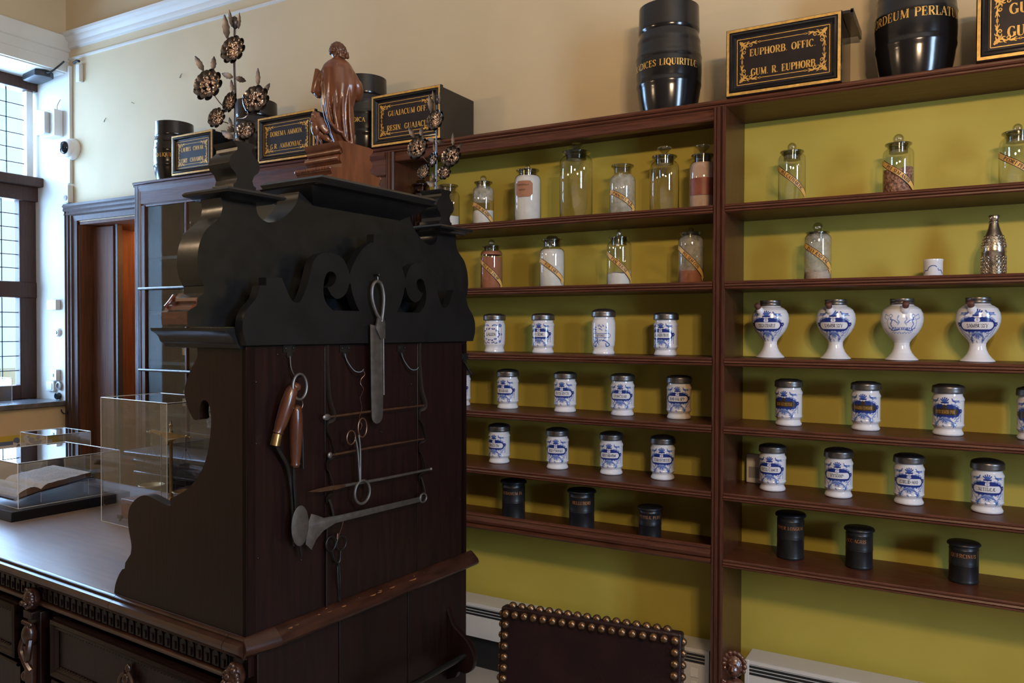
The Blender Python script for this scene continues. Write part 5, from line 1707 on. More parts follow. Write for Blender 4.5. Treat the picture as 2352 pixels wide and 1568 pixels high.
def blossom(cv, cy, text):      # loose flower spray with a narrow ribbon field
    r_ = random.Random(9)
    for j in range(46):
        a, q = r_.random() * 2 * PI, 0.5 + 0.5 * r_.random()
        x, y = 0.040 * q * math.cos(a), 0.040 * q * math.sin(a) + 0.004
        cv.seg([(x, cy + y), (x + 0.007 * math.cos(a + 1), cy + y + 0.007 * math.sin(a + 1))], [0.0026, 0.0009], BLUE if j % 2 else PALE)
    for sx in (-1, 1):
        cv.seg([tuple(p)[:2] for p in spline([(sx * 0.012, cy - 0.018, 0), (sx * 0.030, cy - 0.030, 0), (sx * 0.040, cy - 0.040, 0), (sx * 0.026, cy - 0.046, 0), (sx * 0.022, cy - 0.034, 0)], 5)], 0.0022, BLUE)
    cv.seg([(-0.034, cy), (0.034, cy)], 0.0095, BLUE)
    cv.seg([(-0.034, cy), (0.034, cy)], 0.0072, WHT)
    cv.text(text, 0.0085, 0, cy - 0.0042, INK, fit=0.06, thick=0.10, thin=0.05)


def painted_lathe(name, prof, cv, parent, z0c, R, span=1.75, n_front=132, n_back=26, dz=0.0011):
    """lathe whose front sector is fine enough to carry the canvas colours"""
    # resample the profile
    P = []
    for (r0, z0), (r1, z1) in zip(prof, prof[1:]):
        k = max(1, int(math.hypot(r1 - r0, z1 - z0) / dz))
        P += [(r0 + (r1 - r0) * i / k, z0 + (z1 - z0) * i / k) for i in range(k)]
    P.append(prof[-1])
    P = np.array(P)
    ang = np.concatenate([np.linspace(-span, span, n_front, endpoint=False), np.linspace(span, 2 * PI - span, n_back, endpoint=False)])
    n, m = len(ang), len(P)
    A = ang - PI / 2
    V = np.zeros((m, n, 3), dtype=np.float32)
    V[..., 0] = P[:, 0:1] * np.cos(A)[None]
    V[..., 1] = P[:, 0:1] * np.sin(A)[None]
    V[..., 2] = P[:, 1:2]
    I = np.arange(m * n).reshape(m, n)
    J = np.roll(I, -1, axis=1)
    F_ = np.stack([I[:-1], J[:-1], J[1:], I[1:]], axis=-1).reshape(-1, 4)
    me = bpy.data.meshes.new(name)
    me.vertices.add(m * n)
    me.vertices.foreach_set('co', V.reshape(-1))
    me.loops.add(F_.size)
    me.loops.foreach_set('vertex_index', F_.reshape(-1).astype(np.int32))
    me.polygons.add(len(F_))
    me.polygons.foreach_set('loop_start', np.arange(0, F_.size, 4, dtype=np.int32))
    me.polygons.foreach_set('use_smooth', np.ones(len(F_), dtype=bool))
    me.update(calc_edges=True)
    me.validate()
    sx = np.clip(np.round((np.where(ang > PI, ang - 2 * PI, ang) * R + cv.w / 2) / cv.px).astype(int), 0, cv.nx - 1)
    sy = np.clip(np.round((P[:, 1] - z0c) / cv.px).astype(int), 0, cv.ny - 1)
    col = np.ones((m, n, 4), dtype=np.float32)
    col[..., :3] = cv.a[sy][:, sx]
    at = me.color_attributes.new('paint', 'FLOAT_COLOR', 'POINT')
    at.data.foreach_set('color', col.reshape(-1))
    me.materials.append(M['ceramic'])
    o = bpy.data.objects.new(name, me)
    C.objects.link(o)
    o.parent = parent
    return o


POT = [(0.0, 0.0), (0.044, 0.0), (0.0475, 0.003), (0.0480, 0.008), (0.0455, 0.013), (0.0425, 0.019), (0.0425, 0.024), (0.0465, 0.029), (0.0490, 0.033), (0.0500, 0.036), (0.0488, 0.039), (0.0485, 0.042),
       (0.0485, 0.116), (0.0488, 0.119), (0.0500, 0.121), (0.0502, 0.126), (0.0488, 0.129), (0.0470, 0.133), (0.0445, 0.137), (0.0440, 0.146), (0.0, 0.146)]
POT2 = [(0.0, 0.0), (0.044, 0.0), (0.0470, 0.004), (0.0460, 0.010), (0.0425, 0.018), (0.0430, 0.026), (0.0470, 0.036), (0.0490, 0.055), (0.0495, 0.080), (0.0500, 0.105), (0.0495, 0.122), (0.0465, 0.134), (0.0440, 0.138), (0.0435, 0.146), (0.0, 0.146)]
LID = [(0.0505, 0.0), (0.0515, 0.002), (0.0518, 0.006), (0.0508, 0.016), (0.0515, 0.019), (0.0505, 0.022), (0.047, 0.026), (0.038, 0.028), (0.034, 0.0305), (0.0, 0.0315)]
ramp = np.linspace


def pot(text, x, z, off, lid_h, kind='ornament', label=WHT, ink=INK, y=3.14, s=1.0, zs=1.0, desc='', letter='S', shape=None, grp='painted apothecary pots', stain=False):
    t = thing('apothecary_pot', desc, 'jar', (x, y, z), to_cam(x, y) + PI / 2 - math.radians(off), grp)
    cv = Canvas(0.155, 0.150)
    if kind == 'ornament':
        ornament(cv, 0.083, 1.12, label, ink, text, letter=letter)
    elif kind == 'wreath':
        wreath(cv, 0.082, text)
    else:
        blossom(cv, 0.080, text)
    for yy in (0.040, 0.1205):
        cv.a[int(yy / cv.px), :] *= 0.9
    if stain:       # brown glaze stain down one side
        X = (np.arange(cv.nx) * cv.px - cv.w / 2)[None, :]
        k = np.clip((X - 0.032) / 0.008, 0, 1)[..., None] * 0.72
        cv.a = cv.a * (1 - k) + np.minimum(cv.a, 1) * np.array((0.86, 0.55, 0.28)) * k
    pf = [(r * s, zz * zs) for r, zz in (shape or POT)]
    painted_lathe('pot_body', pf, cv, t, 0.0, 0.0485)
    l = LID if lid_h < 0.0335 else [(r, zz) for r, zz in LID[:6]] + [(0.0475, 0.027), (0.040, 0.0305), (0.026, 0.0345), (0.0, 0.0365)]
    MB().lathe([(r * s * 1.0, 0.1455 * zs + zz) for r, zz in l], 44, cap=False).build('pewter_lid', M['pewter'], t, smooth=50)
    return t


ga, gb, gc = 'painted pots on the third shelf', 'painted pots on the fourth shelf', 'painted pots on the fifth shelf'
GILT, GINK = (0.045, 0.030, 0.016), (0.34, 0.19, 0.04)
pot('*GALEN*', -1.8802, Z3, 22, 0.03, 'wreath', desc='painted pot with GALEN in a dotted garland, third shelf next to the black cabinet', shape=POT2, y=3.12, grp=ga)
pot('P*CEDR', -1.6288, Z3, 24, 0.03, desc='white and blue pot lettered CEDR with pewter lid, third shelf', y=3.12, grp=ga, letter='P')
pot('SAPONIS *', -1.3385, Z3, 15, 0.036, 'blossom', desc='pale blossom-painted pot lettered SAPONIS with domed lid', shape=POT2, y=3.12, zs=1.09, grp=ga)
pot('RAD-GENTIAN', -1.0632, Z3, 27, 0.03, desc='blue painted pot lettered GENTIAN with pewter lid, third shelf', y=3.12, grp=ga, letter='R')
pot('ALOES', -2.0808, Z4, 20, 0.03, desc='painted pot almost hidden by the black cabinet, only its edge showing', grp=gb)
pot('RHABAR', -1.8201, Z4, 28, 0.035, desc='blue painted pot with label ending HARBAR on the fourth shelf', grp=gb, letter='P')
pot('RYCR*RYCR', -1.5284, Z4, 19, 0.03, desc='blue painted pot lettered RYCR on the fourth shelf', grp=gb, letter='C')
pot('CONCHAR', -1.2594, Z4, 12, 0.03, desc='blue painted pot lettered CONCHAR', grp=gb, letter='P')
pot('RAD*IALAPP*', -1.0137, Z4, 8, 0.03, desc='blue painted pot lettered IALAPP with brown stain down one side', grp=gb, letter='P', stain=True)
pot('SEM*GENISTÆ', -0.5844, Z4, 22, 0.03, label=GILT, ink=GINK, desc='blue painted pot with dark gilt label GENISTA', grp=gb, letter='')
pot('UNGUM*CONGOR', -0.3149, Z4, 12, 0.03, label=GILT, ink=GINK, desc='blue painted pot with dark gilt label CONGOR', grp=gb, letter='')
pot('SAPH*BENED PUR', -0.0523, Z4, 13, 0.03, label=GILT, ink=GINK, desc='blue painted pot with dark gilt label BENED', grp=gb, letter='')
pot('MERCUR', 0.197, Z4, 6, 0.03, label=GILT, ink=GINK, desc='painted pot with dark label cut off by the photo edge, fourth shelf', grp=gb, letter='')
pot('DIGESTIV', -1.865, Z5, 32, 0.036, desc='blue painted pot with label ending ESTIV, next to the black cabinet', grp=gc, letter='U')
pot('RAD*CYNOGLO', -1.565, Z5, 10, 0.034, desc='blue painted pot lettered CYNOGLO', grp=gc, letter='P')
pot('DIASCORD*FRAC', -1.3087, Z5, 13, 0.034, desc='blue painted pot lettered DIASCORD', grp=gc, letter='E')
pot('CARYOCOSTIN', -1.0809, Z5, 6, 0.036, desc='blue painted pot lettered CARYOCOSTIN', grp=gc, letter='S')
pot('OCUL*CANCR', -0.6416, Z5, 15, 0.032, desc='blue painted pot lettered CANCR in front of the white gauge', grp=gc, letter='P')
pot('HYSSOP*', -0.405, Z5, 6, 0.034, desc='blue painted pot lettered HYSSOP with a chipped foot', grp=gc, letter='C')
pot('CHELID-MAI*', -0.1718, Z5, 0, 0.032, desc='blue painted pot lettered CHELID MAI', grp=gc, letter='EX')
pot('ALTHÆÆ*', 0.0667, Z5, 0, 0.036, desc='blue painted pot lettered ALTHAEAE with the broadest lid', grp=gc, letter='U', y=3.13)

# ---- footed syrup pots with spouts
URN = [(0.0, 0.0), (0.050, 0.0), (0.053, 0.002), (0.050, 0.006), (0.042, 0.014), (0.033, 0.026), (0.027, 0.040), (0.0245, 0.052), (0.0250, 0.062), (0.030, 0.071), (0.040, 0.083), (0.052, 0.098), (0.061, 0.115), (0.0665, 0.134), (0.0675, 0.150), (0.065, 0.166), (0.058, 0.180), (0.048, 0.188), (0.040, 0.192), (0.036, 0.196), (0.036, 0.200), (0.0, 0.200)]
gu = 'footed syrup pots with spouts'


def cherubs(cv, cy, text):
    for sx in (-1, 1):
        P = lambda *p: [(sx * a, cy + b) for a, b in p]
        for a in range(12):
            an = 2 * PI * a / 12
            cv.seg(P((0.034 + 0.0055 * math.cos(an), 0.030 + 0.0055 * math.sin(an)), (0.034 + 0.0055 * math.cos(an + 0.55), 0.030 + 0.0055 * math.sin(an + 0.55))), 0.0008, BLUE)
        cv.seg(P((0.034, 0.024), (0.030, 0.012), (0.036, 0.0), (0.030, -0.012), (0.038, -0.022)), 0.0015, BLUE)
        cv.seg(P((0.040, 0.022), (0.046, 0.010), (0.046, -0.004), (0.040, -0.014)), 0.0013, PALE)
        cv.seg(P((0.036, 0.018), (0.022, 0.014), (0.014, 0.006)), 0.0015, BLUE)
        cv.seg(P((0.042, 0.030), (0.054, 0.036), (0.056, 0.022), (0.046, 0.018)), 0.0014, PALE)
        cv.seg(P((0.010, 0.030), (0.014, 0.018), (0.008, 0.008), (0.014, -0.002)), [0.0022, 0.0012, 0.0022, 0.0012], PALE)
        cv.seg(P((0.012, -0.018), (0.030, -0.022), (0.044, -0.012)), 0.0018, BLUE)
        for j in range(6):
            cv.dot(sx * (0.004 + 0.006 * j), cy - 0.030 + 0.003 * (j % 2), 0.0024, PALE)
    cv.text(text, 0.0095, 0, cy - 0.019, BLUE, fit=0.056, thick=0.11, thin=0.05)


def urn(text, x, off, s, desc, kind=0, y=3.12, letter='S', spout=-8):
    rz = to_cam(x, y) + PI / 2 - math.radians(off)
    t = thing('syrup_pot', desc, 'jar', (x, y, Z3), rz, gu)
    cv = Canvas(0.225, 0.205)
    if kind:
        cherubs(cv, 0.126, text)
    else:
        ornament(cv, 0.122, 1.25, WHT, INK, text, letter=letter)
    painted_lathe('pot_body', [(r * s, z * 1.0) for r, z in URN], cv, t, 0.0, 0.062, n_front=150)
    MB().lathe([(0.036 * s, 0.196), (0.0385 * s, 0.199), (0.0385 * s, 0.206), (0.037 * s, 0.208), (0.039 * s, 0.214), (0.038 * s, 0.217), (0.034 * s, 0.217), (0.033 * s, 0.205), (0.0, 0.205)], 36, cap=False).build('pewter_rim', M['pewter'], t, smooth=50)
    a_ = math.radians(-90 + spout)
    d_ = Vector((math.cos(a_), math.sin(a_), 0))
    p0, p1, p2 = d_ * 0.054 * s + Vector((0, 0, 0.168)), d_ * 0.073 * s + Vector((0, 0, 0.188)), d_ * 0.083 * s + Vector((0, 0, 0.200))
    s_ = MB().tube([p0, p0 + (p1 - p0) * 0.45, p0 + (p1 - p0) * 0.5, p1], [0.015, 0.0125, 0.0145, 0.0098], 18).build('spout', M['ceramicwhite'], t, smooth=50)
    MB().tube([p1 - (p2 - p1) * 0.3, p1 + (p2 - p1) * 0.3, p2, p2 + (p2 - p1) * 0.25], [0.0095, 0.0108, 0.0112, 0.007], 14).build('stopper', M['cork'], s_, smooth=50)
    return t


urn('SSIKA*SERNELII', -0.65, 14, 1.0, 'footed syrup pot lettered SERNELII beside the shelf upright', spout=-22)
urn('SAMBUSSY', -0.4166, 8, 1.0, 'footed syrup pot lettered SAMBUSSY between SERNELII and DIACODIO', spout=-10)
urn('DIACODIO*', -0.1982, 0, 1.02, 'footed syrup pot with blue cherubs lettered DIACODIO', 1, spout=8)
urn('SAMBUSSY', 0.0337, 2, 1.0, 'footed syrup pot lettered SAMBUSSY, next to last beyond DIACODIO', spout=-14)
urn('ROSARUM', 0.247, 2, 1.0, 'footed syrup pot cut off by the photo edge', spout=-10)

# ---- small odd pieces on the second and fifth shelf
t = thing('small_cup', 'little white cup with dark blue stepped outline', 'cup', (-0.1028, 3.12, Z2), to_cam(-0.1, 3.12) + PI / 2)
MB().lathe([(0.0, 0.002), (0.029, 0.0), (0.0305, 0.003), (0.0305, 0.055), (0.032, 0.059), (0.031, 0.063), (0.028, 0.062), (0.0275, 0.01), (0, 0.008)], 36, cap=False).build('body', M['ceramicwhite'], t, smooth=50)
b = MB()
cf = on_cyl(lambda zz: 0.0305, 0.0006)
pts = [(-0.036, 0.012), (-0.030, 0.018), (-0.026, 0.024), (-0.017, 0.024), (-0.015, 0.031), (-0.008, 0.038), (0.0, 0.040), (0.008, 0.038), (0.015, 0.031), (0.017, 0.024), (0.026, 0.024), (0.030, 0.018), (0.036, 0.012)]
pts = [tuple(p)[:2] for p in spline([(a, c, 0) for a, c in pts], 3)]
ribbon(b, pts, [0.0013] * len(pts), cf)
pts = [(-0.045 + 0.09 * i / 24, 0.005) for i in range(25)]
ribbon(b, pts, [0.0015] * 25, cf)
b.build('blue_outline', M['bluepaint'], t, smooth=50)

t = thing('metal_bottle', 'dark embossed metal bottle with narrow neck on the second shelf', 'bottle', (0.0766, 3.12, Z2), 0)
MB().lathe([(0.0, 0.0), (0.036, 0.0), (0.037, 0.003), (0.037, 0.076), (0.0385, 0.078), (0.0385, 0.081), (0.0365, 0.083), (0.0365, 0.092), (0.034, 0.112), (0.028, 0.132), (0.0205, 0.150), (0.016, 0.164), (0.014, 0.176), (0.0155, 0.178), (0.0155, 0.181), (0.0135, 0.184), (0.016, 0.190), (0.0165, 0.200), (0.015, 0.203), (0.0, 0.203)], 40, cap=False).build('body', M['bottlemetal'], t, smooth=40)
b = MB()
for z, r, n_ in ((0.014, 0.037, 20), (0.023, 0.037, 20), (0.032, 0.037, 20), (0.043, 0.037, 20), (0.052, 0.037, 20), (0.061, 0.037, 20), (0.098, 0.0360, 20), (0.107, 0.0348, 19), (0.118, 0.0325, 18), (0.129, 0.029, 18)):
    for k in range(n_):
        a = 2 * PI * (k + 0.5 * (int(z * 500) % 2)) / n_
        cpt = Vector((r * math.cos(a), r * math.sin(a), z))
        tg = Vector((-math.sin(a), math.cos(a), 0))
        ring = [cpt + tg * 0.0040 * math.cos(q) + Vector((0, 0, 0.0048 * math.sin(q))) for q in [2 * PI * j / 10 for j in range(10)]]
        b.tube(ring, 0.0009, 5, closed=True)
b.build('embossing', M['bottlemetal'], t, smooth=50)

t = thing('climate_gauge', 'small white gauge with dark screen leaning behind a painted pot', 'gauge', (-0.728, 3.235, Z5), math.radians(-6))
MB().box(-0.036, 0.036, -0.008, 0.008, 0.0, 0.118).build('case', M['plastic'], t, bevel=0.005)
MB().box(-0.024, 0.024, -0.0092, -0.0078, 0.022, 0.066).build('screen', M['plasticgrey'], t)


# ---- black tin canisters with copper lettering
def canister(text, x, r, h, off, desc, y=3.13, th=0.0135):
    t = thing('tin_canister', desc, 'canister', (x, y, Z6 if x > -0.8 else 0.7365), to_cam(x, y) + PI / 2 - math.radians(off), 'black tin canisters')
    MB().lathe([(0.0, 0.0), (r * 0.96, 0.0), (r * 0.98, 0.003), (r, 0.006), (r * 0.98, 0.009), (r * 0.97, 0.012), (r * 0.97, h * 0.44), (r * 0.985, h * 0.45), (r * 0.97, h * 0.465), (r * 0.985, h * 0.48), (r * 0.97, h * 0.495),
                (r * 0.97, h * 0.82), (r * 0.985, h * 0.83), (r * 0.96, h * 0.85), (r * 0.96, h * 0.92), (0, h * 0.92)], 40, cap=False).build('body', M['tin'], t, smooth=40)
    MB().lathe([(r * 0.97, h * 0.905), (r * 1.10, h * 0.925), (r * 1.115, h * 0.94), (r * 1.10, h * 0.965), (r * 1.03, h * 0.99), (r * 0.9, h * 0.995), (r * 0.86, h), (0, h)], 40, cap=False).build('lid', M['tin'], t, smooth=40)
    b = MB()
    write(b, text, th, on_cyl(lambda zz: r * 0.97, 0.0008), 0, y=h * 0.66, fit=r * 2.4, thick=0.10, thin=0.035)
    b.build('lettering', M['goldfaded'], t, smooth=50)
    return t


canister('LAUDANUM IN', -1.7823, 0.054, 0.178, 14, 'tall black canister lettered LAUDANUM on the lowest shelf', th=0.013)
canister('HELLEBORI', -1.4417, 0.0565, 0.170, 2, 'black canister lettered HELLEBORI on the lowest shelf')
canister('PYTHIÆ PULV', -1.1305, 0.0478, 0.131, 2, 'short black canister with label ending PULV on the lowest shelf', th=0.012)
canister('PIPER LONGUM', -0.5736, 0.0505, 0.172, 4, 'tall black canister lettered LONGUM on the lowest shelf', y=3.14, th=0.012)
canister('BACC*AGRIS', -0.3325, 0.0475, 0.146, 22, 'black canister lettered AGRIS on the lowest shelf', y=3.14, th=0.012)
canister('QUERCINUS', -0.0001, 0.047, 0.138, 2, 'black canister lettered QUERCINUS on the lowest shelf', y=3.14, th=0.0125)

# ================================================================== CRATES AND BARRELS ON THE TOP BOARD
ZT = 2.460


def corner(b, x, z, sx, sz, k, fmap):
    """gilt acanthus scroll growing from one corner of the panel along both sides"""
    g = lambda a, c: (x + sx * a * k, z + sz * c * k)
    for fl in (0, 1):
        P = lambda a, c: g(c, a) if fl else g(a, c)

        def rb(pts, w0, w1, n=5):
            q = [tuple(p)[:2] for p in spline([(*P(a, c), 0) for a, c in pts], n)]
            W_ = [(w0 + (w1 - w0) * i / (len(q) - 1)) * k for i in range(len(q))]
            ribbon(b, q, W_, fmap)
        rb([(0.000, 0.004), (0.010, 0.014), (0.026, 0.016), (0.040, 0.008), (0.052, 0.010)], 0.0055, 0.0025)
        rb([(0.052, 0.010), (0.058, 0.018), (0.052, 0.025), (0.045, 0.021), (0.047, 0.015), (0.052, 0.016)], 0.0026, 0.0012)
        rb([(0.024, 0.016), (0.030, 0.024), (0.040, 0.025)], 0.0045, 0.0012)
        rb([(0.034, 0.010), (0.036, 0.002), (0.044, -0.002)], 0.0038, 0.0010)
        rb([(0.012, 0.010), (0.020, 0.004), (0.030, 0.003)], 0.0042, 0.0010)
        rb([(0.052, 0.010), (0.062, 0.006), (0.070, 0.008)], 0.0030, 0.0055, 3)
        for c2 in (0.0155, 0.0085, 0.0015):
            rb([(0.068, 0.008), (0.077, c2 - 0.0005), (0.083, c2)], 0.0028, 0.0008, 3)
        rb([(0.070, 0.008), (0.092, 0.008)], 0.0012, 0.0012, 3)
        rb([(0.088, 0.008), (0.095, 0.0118), (0.103, 0.008)], 0.0010, 0.0010, 2)
        rb([(0.088, 0.008), (0.095, 0.0042), (0.103, 0.008)], 0.0010, 0.0010, 2)
    rb_pts = [g(-0.004, -0.004), g(0.008, 0.008), g(0.014, 0.014)]
    ribbon(b, rb_pts, [0.004 * k, 0.007 * k, 0.003 * k], fmap)


def crate(x0, w_, h, lines, desc, depth=0.29, y=2.962, th=0.0245, kx=1.0):
    t = thing('drug_box', desc, 'box', (x0 + w_ / 2, y, ZT), 0, 'lettered wooden boxes on the top board')
    b = MB()
    b.box(-w_ / 2 + 0.006, w_ / 2 - 0.006, 0.018, depth, 0.0, h - 0.004)
    b.build('body', M['lacquer'], t, bevel=0.004)
    b = MB()
    b.box(-w_ / 2 + 0.02, w_ / 2 - 0.02, 0.008, 0.02, 0.02, h - 0.02)
    b.build('front_panel', M['lacquerpanel'], t, smooth=0)
    b = MB()
    b.ring_frame(-w_ / 2, w_ / 2, 0.0, h, [(0.0, -0.020), (0.0, -0.004), (0.003, 0.0)], 0.0, 1)
    b.ring_frame(-w_ / 2, w_ / 2, 0.0, h, [(0.003, 0.0), (0.0125, 0.001)], 0.0, 0)
    b.ring_frame(-w_ / 2, w_ / 2, 0.0, h, [(0.0125, 0.001), (0.0145, -0.001), (0.017, 0.003), (0.023, 0.004), (0.027, -0.002), (0.031, -0.007), (0.034, -0.0082)], 0.0, 1)
    b.build('gilt_frame', [M['gold'], M['lacquer']], t, smooth=30)
    fm = lambda a, c: Vector((a, 0.0072, c))
    b = MB()
    i_ = 0.040
    xa, xb, za, zb = -w_ / 2 + i_, w_ / 2 - i_, i_, h - i_
    for p, q in (((xa, za), (xb, za)), ((xb, za), (xb, zb)), ((xb, zb), (xa, zb)), ((xa, zb), (xa, za))):
        ribbon(b, [p, q], [0.0013, 0.0013], fm)
    ins = 0.012
    k = 0.72 * h / 0.245
    for sx, sz, cx_, cz in ((1, 1, xa + ins, za + ins), (-1, 1, xb - ins, za + ins), (1, -1, xa + ins, zb - ins), (-1, -1, xb - ins, zb - ins)):
        corner(b, cx_, cz, sx, sz, k, fm)
    o_ = ins + 0.008 * k
    for p, q in (((xa + ins + 0.103 * k, za + o_), (xb - ins - 0.103 * k, za + o_)), ((xa + ins + 0.103 * k, zb - o_), (xb - ins - 0.103 * k, zb - o_)),
                 ((xa + o_, za + ins + 0.100 * k), (xa + o_, zb - ins - 0.100 * k)), ((xb - o_, za + ins + 0.100 * k), (xb - o_, zb - ins - 0.100 * k))):
        if q[0] - p[0] > 0.001 or q[1] - p[1] > 0.001:
            ribbon(b, [p, q], [0.0012, 0.0012], fm)
    b.build('gilt_ornament', M['gold'], t, smooth=0)
    b = MB()
    for (s_, zz, xx) in lines:
        write(b, s_, th * h / 0.245, fm, 0, x=xx, y=h * zz, fit=(xb - xa) * 0.72, thick=0.105, thin=0.034)
    b.build('lettering', M['gold'], t, smooth=0)
    return t


crate(-3.932, 0.345, 0.228, [('LAURUS  CINNAM.', 0.57, 0), ('CORT.  CINNAMOM.', 0.30, 0)], 'black gilt-framed box lettered LAURUS CINNAM', depth=0.25)
crate(-3.240, 0.404, 0.238, [('DOREMA AMMON.', 0.56, 0), ('G.R. AMMONIAC.', 0.29, 0)], 'black gilt-framed box lettered DOREMA AMMON')
crate(-2.474, 0.402, 0.244, [('GUAJACUM OFF.', 0.57, 0.01), ('RESIN. GUAJACI', 0.29, 0)], 'black gilt-framed box lettered GUAJACUM OFF')
te = crate(-0.785, 0.400, 0.246, [('EUPHORB. OFFIC.', 0.57, 0), ('GUM. R. EUPHORB.', 0.28, 0.005)], 'black gilt-framed box lettered EUPHORB OFFIC with slid back lid')
b = MB()
b.box(0.15, 0.232, 0.03, 0.285, 0.2425, 0.252)
b.box(0.224, 0.233, 0.03, 0.285, 0.228, 0.256)
b.build('slid_lid', M['lacquer'], te)
crate(0.017, 0.410, 0.246, [('GUTTIFERÆ.', 0.56, 0), ('GUMMI GUTTI', 0.27, 0)], 'black gilt-framed box starting GUT at the photo edge', th=0.032)


def barrel(x, r, h, text, off, desc, y=3.10, th=0.022, tz=0.40):
    t = thing('drug_barrel', desc, 'barrel', (x, y, ZT), to_cam(x, y) + PI / 2 - math.radians(off), 'black drug barrels on the top board')
    f = lambda q: r * (0.80 + 0.20 * (1 - ((q - 0.45) / 0.55) ** 2) ** 1.0 if q < 1 else 0.8)
    prof = [(0.0, 0.0), (f(0) * 0.98, 0.0)]
    hoops = ((0.0, 0.06), (0.215, 0.03), (0.275, 0.0), (0.50, 0.0), (0.62, 0.035), (0.66, 0.0))
    for i in range(49):
        q = i / 48
        rr = r * (1.0 - 0.17 * ((q - 0.42) / 0.42) ** 2) if q < 0.76 else r * (0.915 - 0.02 * (q - 0.76) / 0.24)
        for a, w_ in ((0.235, 0.03), (0.52, 0.006), (0.66, 0.03)):
            if a <= q <= a + w_ + 0.008:
                rr += 0.0022
        if q > 0.76:
            rr += 0.002
        prof.append((rr, 0.001 + (h - 0.002) * q))
    prof += [(r * 0.88, h), (r * 0.84, h - 0.006), (0.0, h - 0.006)]
    MB().lathe(prof, 48, cap=False).build('staves', M['lacquer'], t, smooth=35)
    rad = lambda zz: r if zz is None else r * (1.0 - 0.17 * ((zz / h - 0.42) / 0.42) ** 2)
    b = MB()
    write(b, text, th, on_cyl(rad, 0.0012), 0, y=h * tz, thick=0.095, thin=0.03)
    b.build('lettering', M['gold'], t, smooth=50)
    return t


barrel(-4.085, 0.117, 0.345, 'RAD*LIQUIRITIÆ', 22, 'black barrel beside the doorway end of the top board', th=0.022, tz=0.38)
barrel(-3.40, 0.122, 0.375, 'ARROW ROOT'.replace('W', 'V'), -42, 'black barrel behind the near flower spray and DOREMA box', th=0.022, tz=0.36)
barrel(-2.63, 0.118, 0.385, 'RHEUM INDICA', 44, 'black barrel with lettering ending DICA behind the carved statue', th=0.021, tz=0.38)
barrel(-1.052, 0.130, 0.425, 'RADICES LIQUIRITIÆ.', 8, 'black barrel lettered LIQUIRITIAE standing alone on the top board', th=0.0245, tz=0.385)
barrel(-0.165, 0.130, 0.425, 'HORDEUM PERLATUM', 2, 'black barrel lettered ORDEUM PERLATU between two boxes', th=0.029, tz=0.43)

# ================================================================== THINGS ON THE DESK
ZD = 0.8005


def on_desk(name, label, cat, u, v, z=ZD, da=0.0, group=None):
    return thing(name, label, cat, W(u, v, z), DA + da, group)


def acrylic_case(t, lx, ly, h, z0=0.0, th=0.004):
    """five clear sheets; the polished edges are separate thin strips"""
    b = MB()
    b.box(0, lx, 0, th, z0, z0 + h, 0)
    b.box(0, lx, ly - th, ly, z0, z0 + h, 0)
    b.box(0, th, th, ly - th, z0, z0 + h, 0)
    b.box(lx - th, lx, th, ly - th, z0, z0 + h, 0)
    b.box(0, lx, 0, ly, z0 + h, z0 + h + th, 0)
    b.build('clear_cover', M['acrylic'], t, smooth=0)
    e = MB()
    r = 0.0016
    for x in (0, lx):
        for y in (0, ly):
            e.tube([(x, y, z0), (x, y, z0 + h + th)], r, 6)
    for z in (z0 + h + th,):
        e.tube([(0, 0, z), (lx, 0, z)], r, 6)
        e.tube([(0, ly, z), (lx, ly, z)], r, 6)
        e.tube([(0, 0, z), (0, ly, z)], r, 6)
        e.tube([(lx, 0, z), (lx, ly, z)], r, 6)
    for z in (z0 + 0.001,):
        e.tube([(0, 0, z), (lx, 0, z)], r * 0.7, 6)
        e.tube([(lx, 0, z), (lx, ly, z)], r * 0.7, 6)
    e.build('polished_edges', M['acryledge'], t)


# book under a low cover on a black plinth
t = on_desk('display_plinth', 'low black plinth under the open book, near the window', 'plinth', -2.40, 0.245)
MB().box(0, 0.595, 0, 0.510, 0, 0.042).build('board', M['navy'], t, bevel=0.002)
t = on_desk('display_case', 'low clear acrylic cover over the open book on the black plinth', 'display case', -2.335, 0.290, ZD + 0.0425)
acrylic_case(t, 0.490, 0.440, 0.186)
t = on_desk('open_book', 'old open book with worn brown page edges under the low clear cover', 'book', -1.895, 0.300, ZD + 0.0425)
# cradle of bent acrylic, then covers and page blocks; the gutter runs away from the near side
b = MB()


def sheet(mb, prof, x0, x1, mi=0, th=0.003):
    vs, fs = [], []
    n_ = len(prof)
    for x in (x0, x1):
        for y, z in prof:
            vs += [(x, y, z), (x, y, z - th)]
    for i in range(n_ - 1):
        a, c = 2 * i, 2 * i + 2
        m_ = 2 * n_
        fs += [(a, c, m_ + c, m_ + a), (a + 1, m_ + a + 1, m_ + c + 1, c + 1), (a, a + 1, c + 1, c), (m_ + a, m_ + c, m_ + c + 1, m_ + a + 1)]
    fs += [(0, 2 * n_, 2 * n_ + 1, 1), (2 * n_ - 2, 2 * n_ - 1, 4 * n_ - 1, 4 * n_ - 2)]
    mb.add(vs, fs, mi)


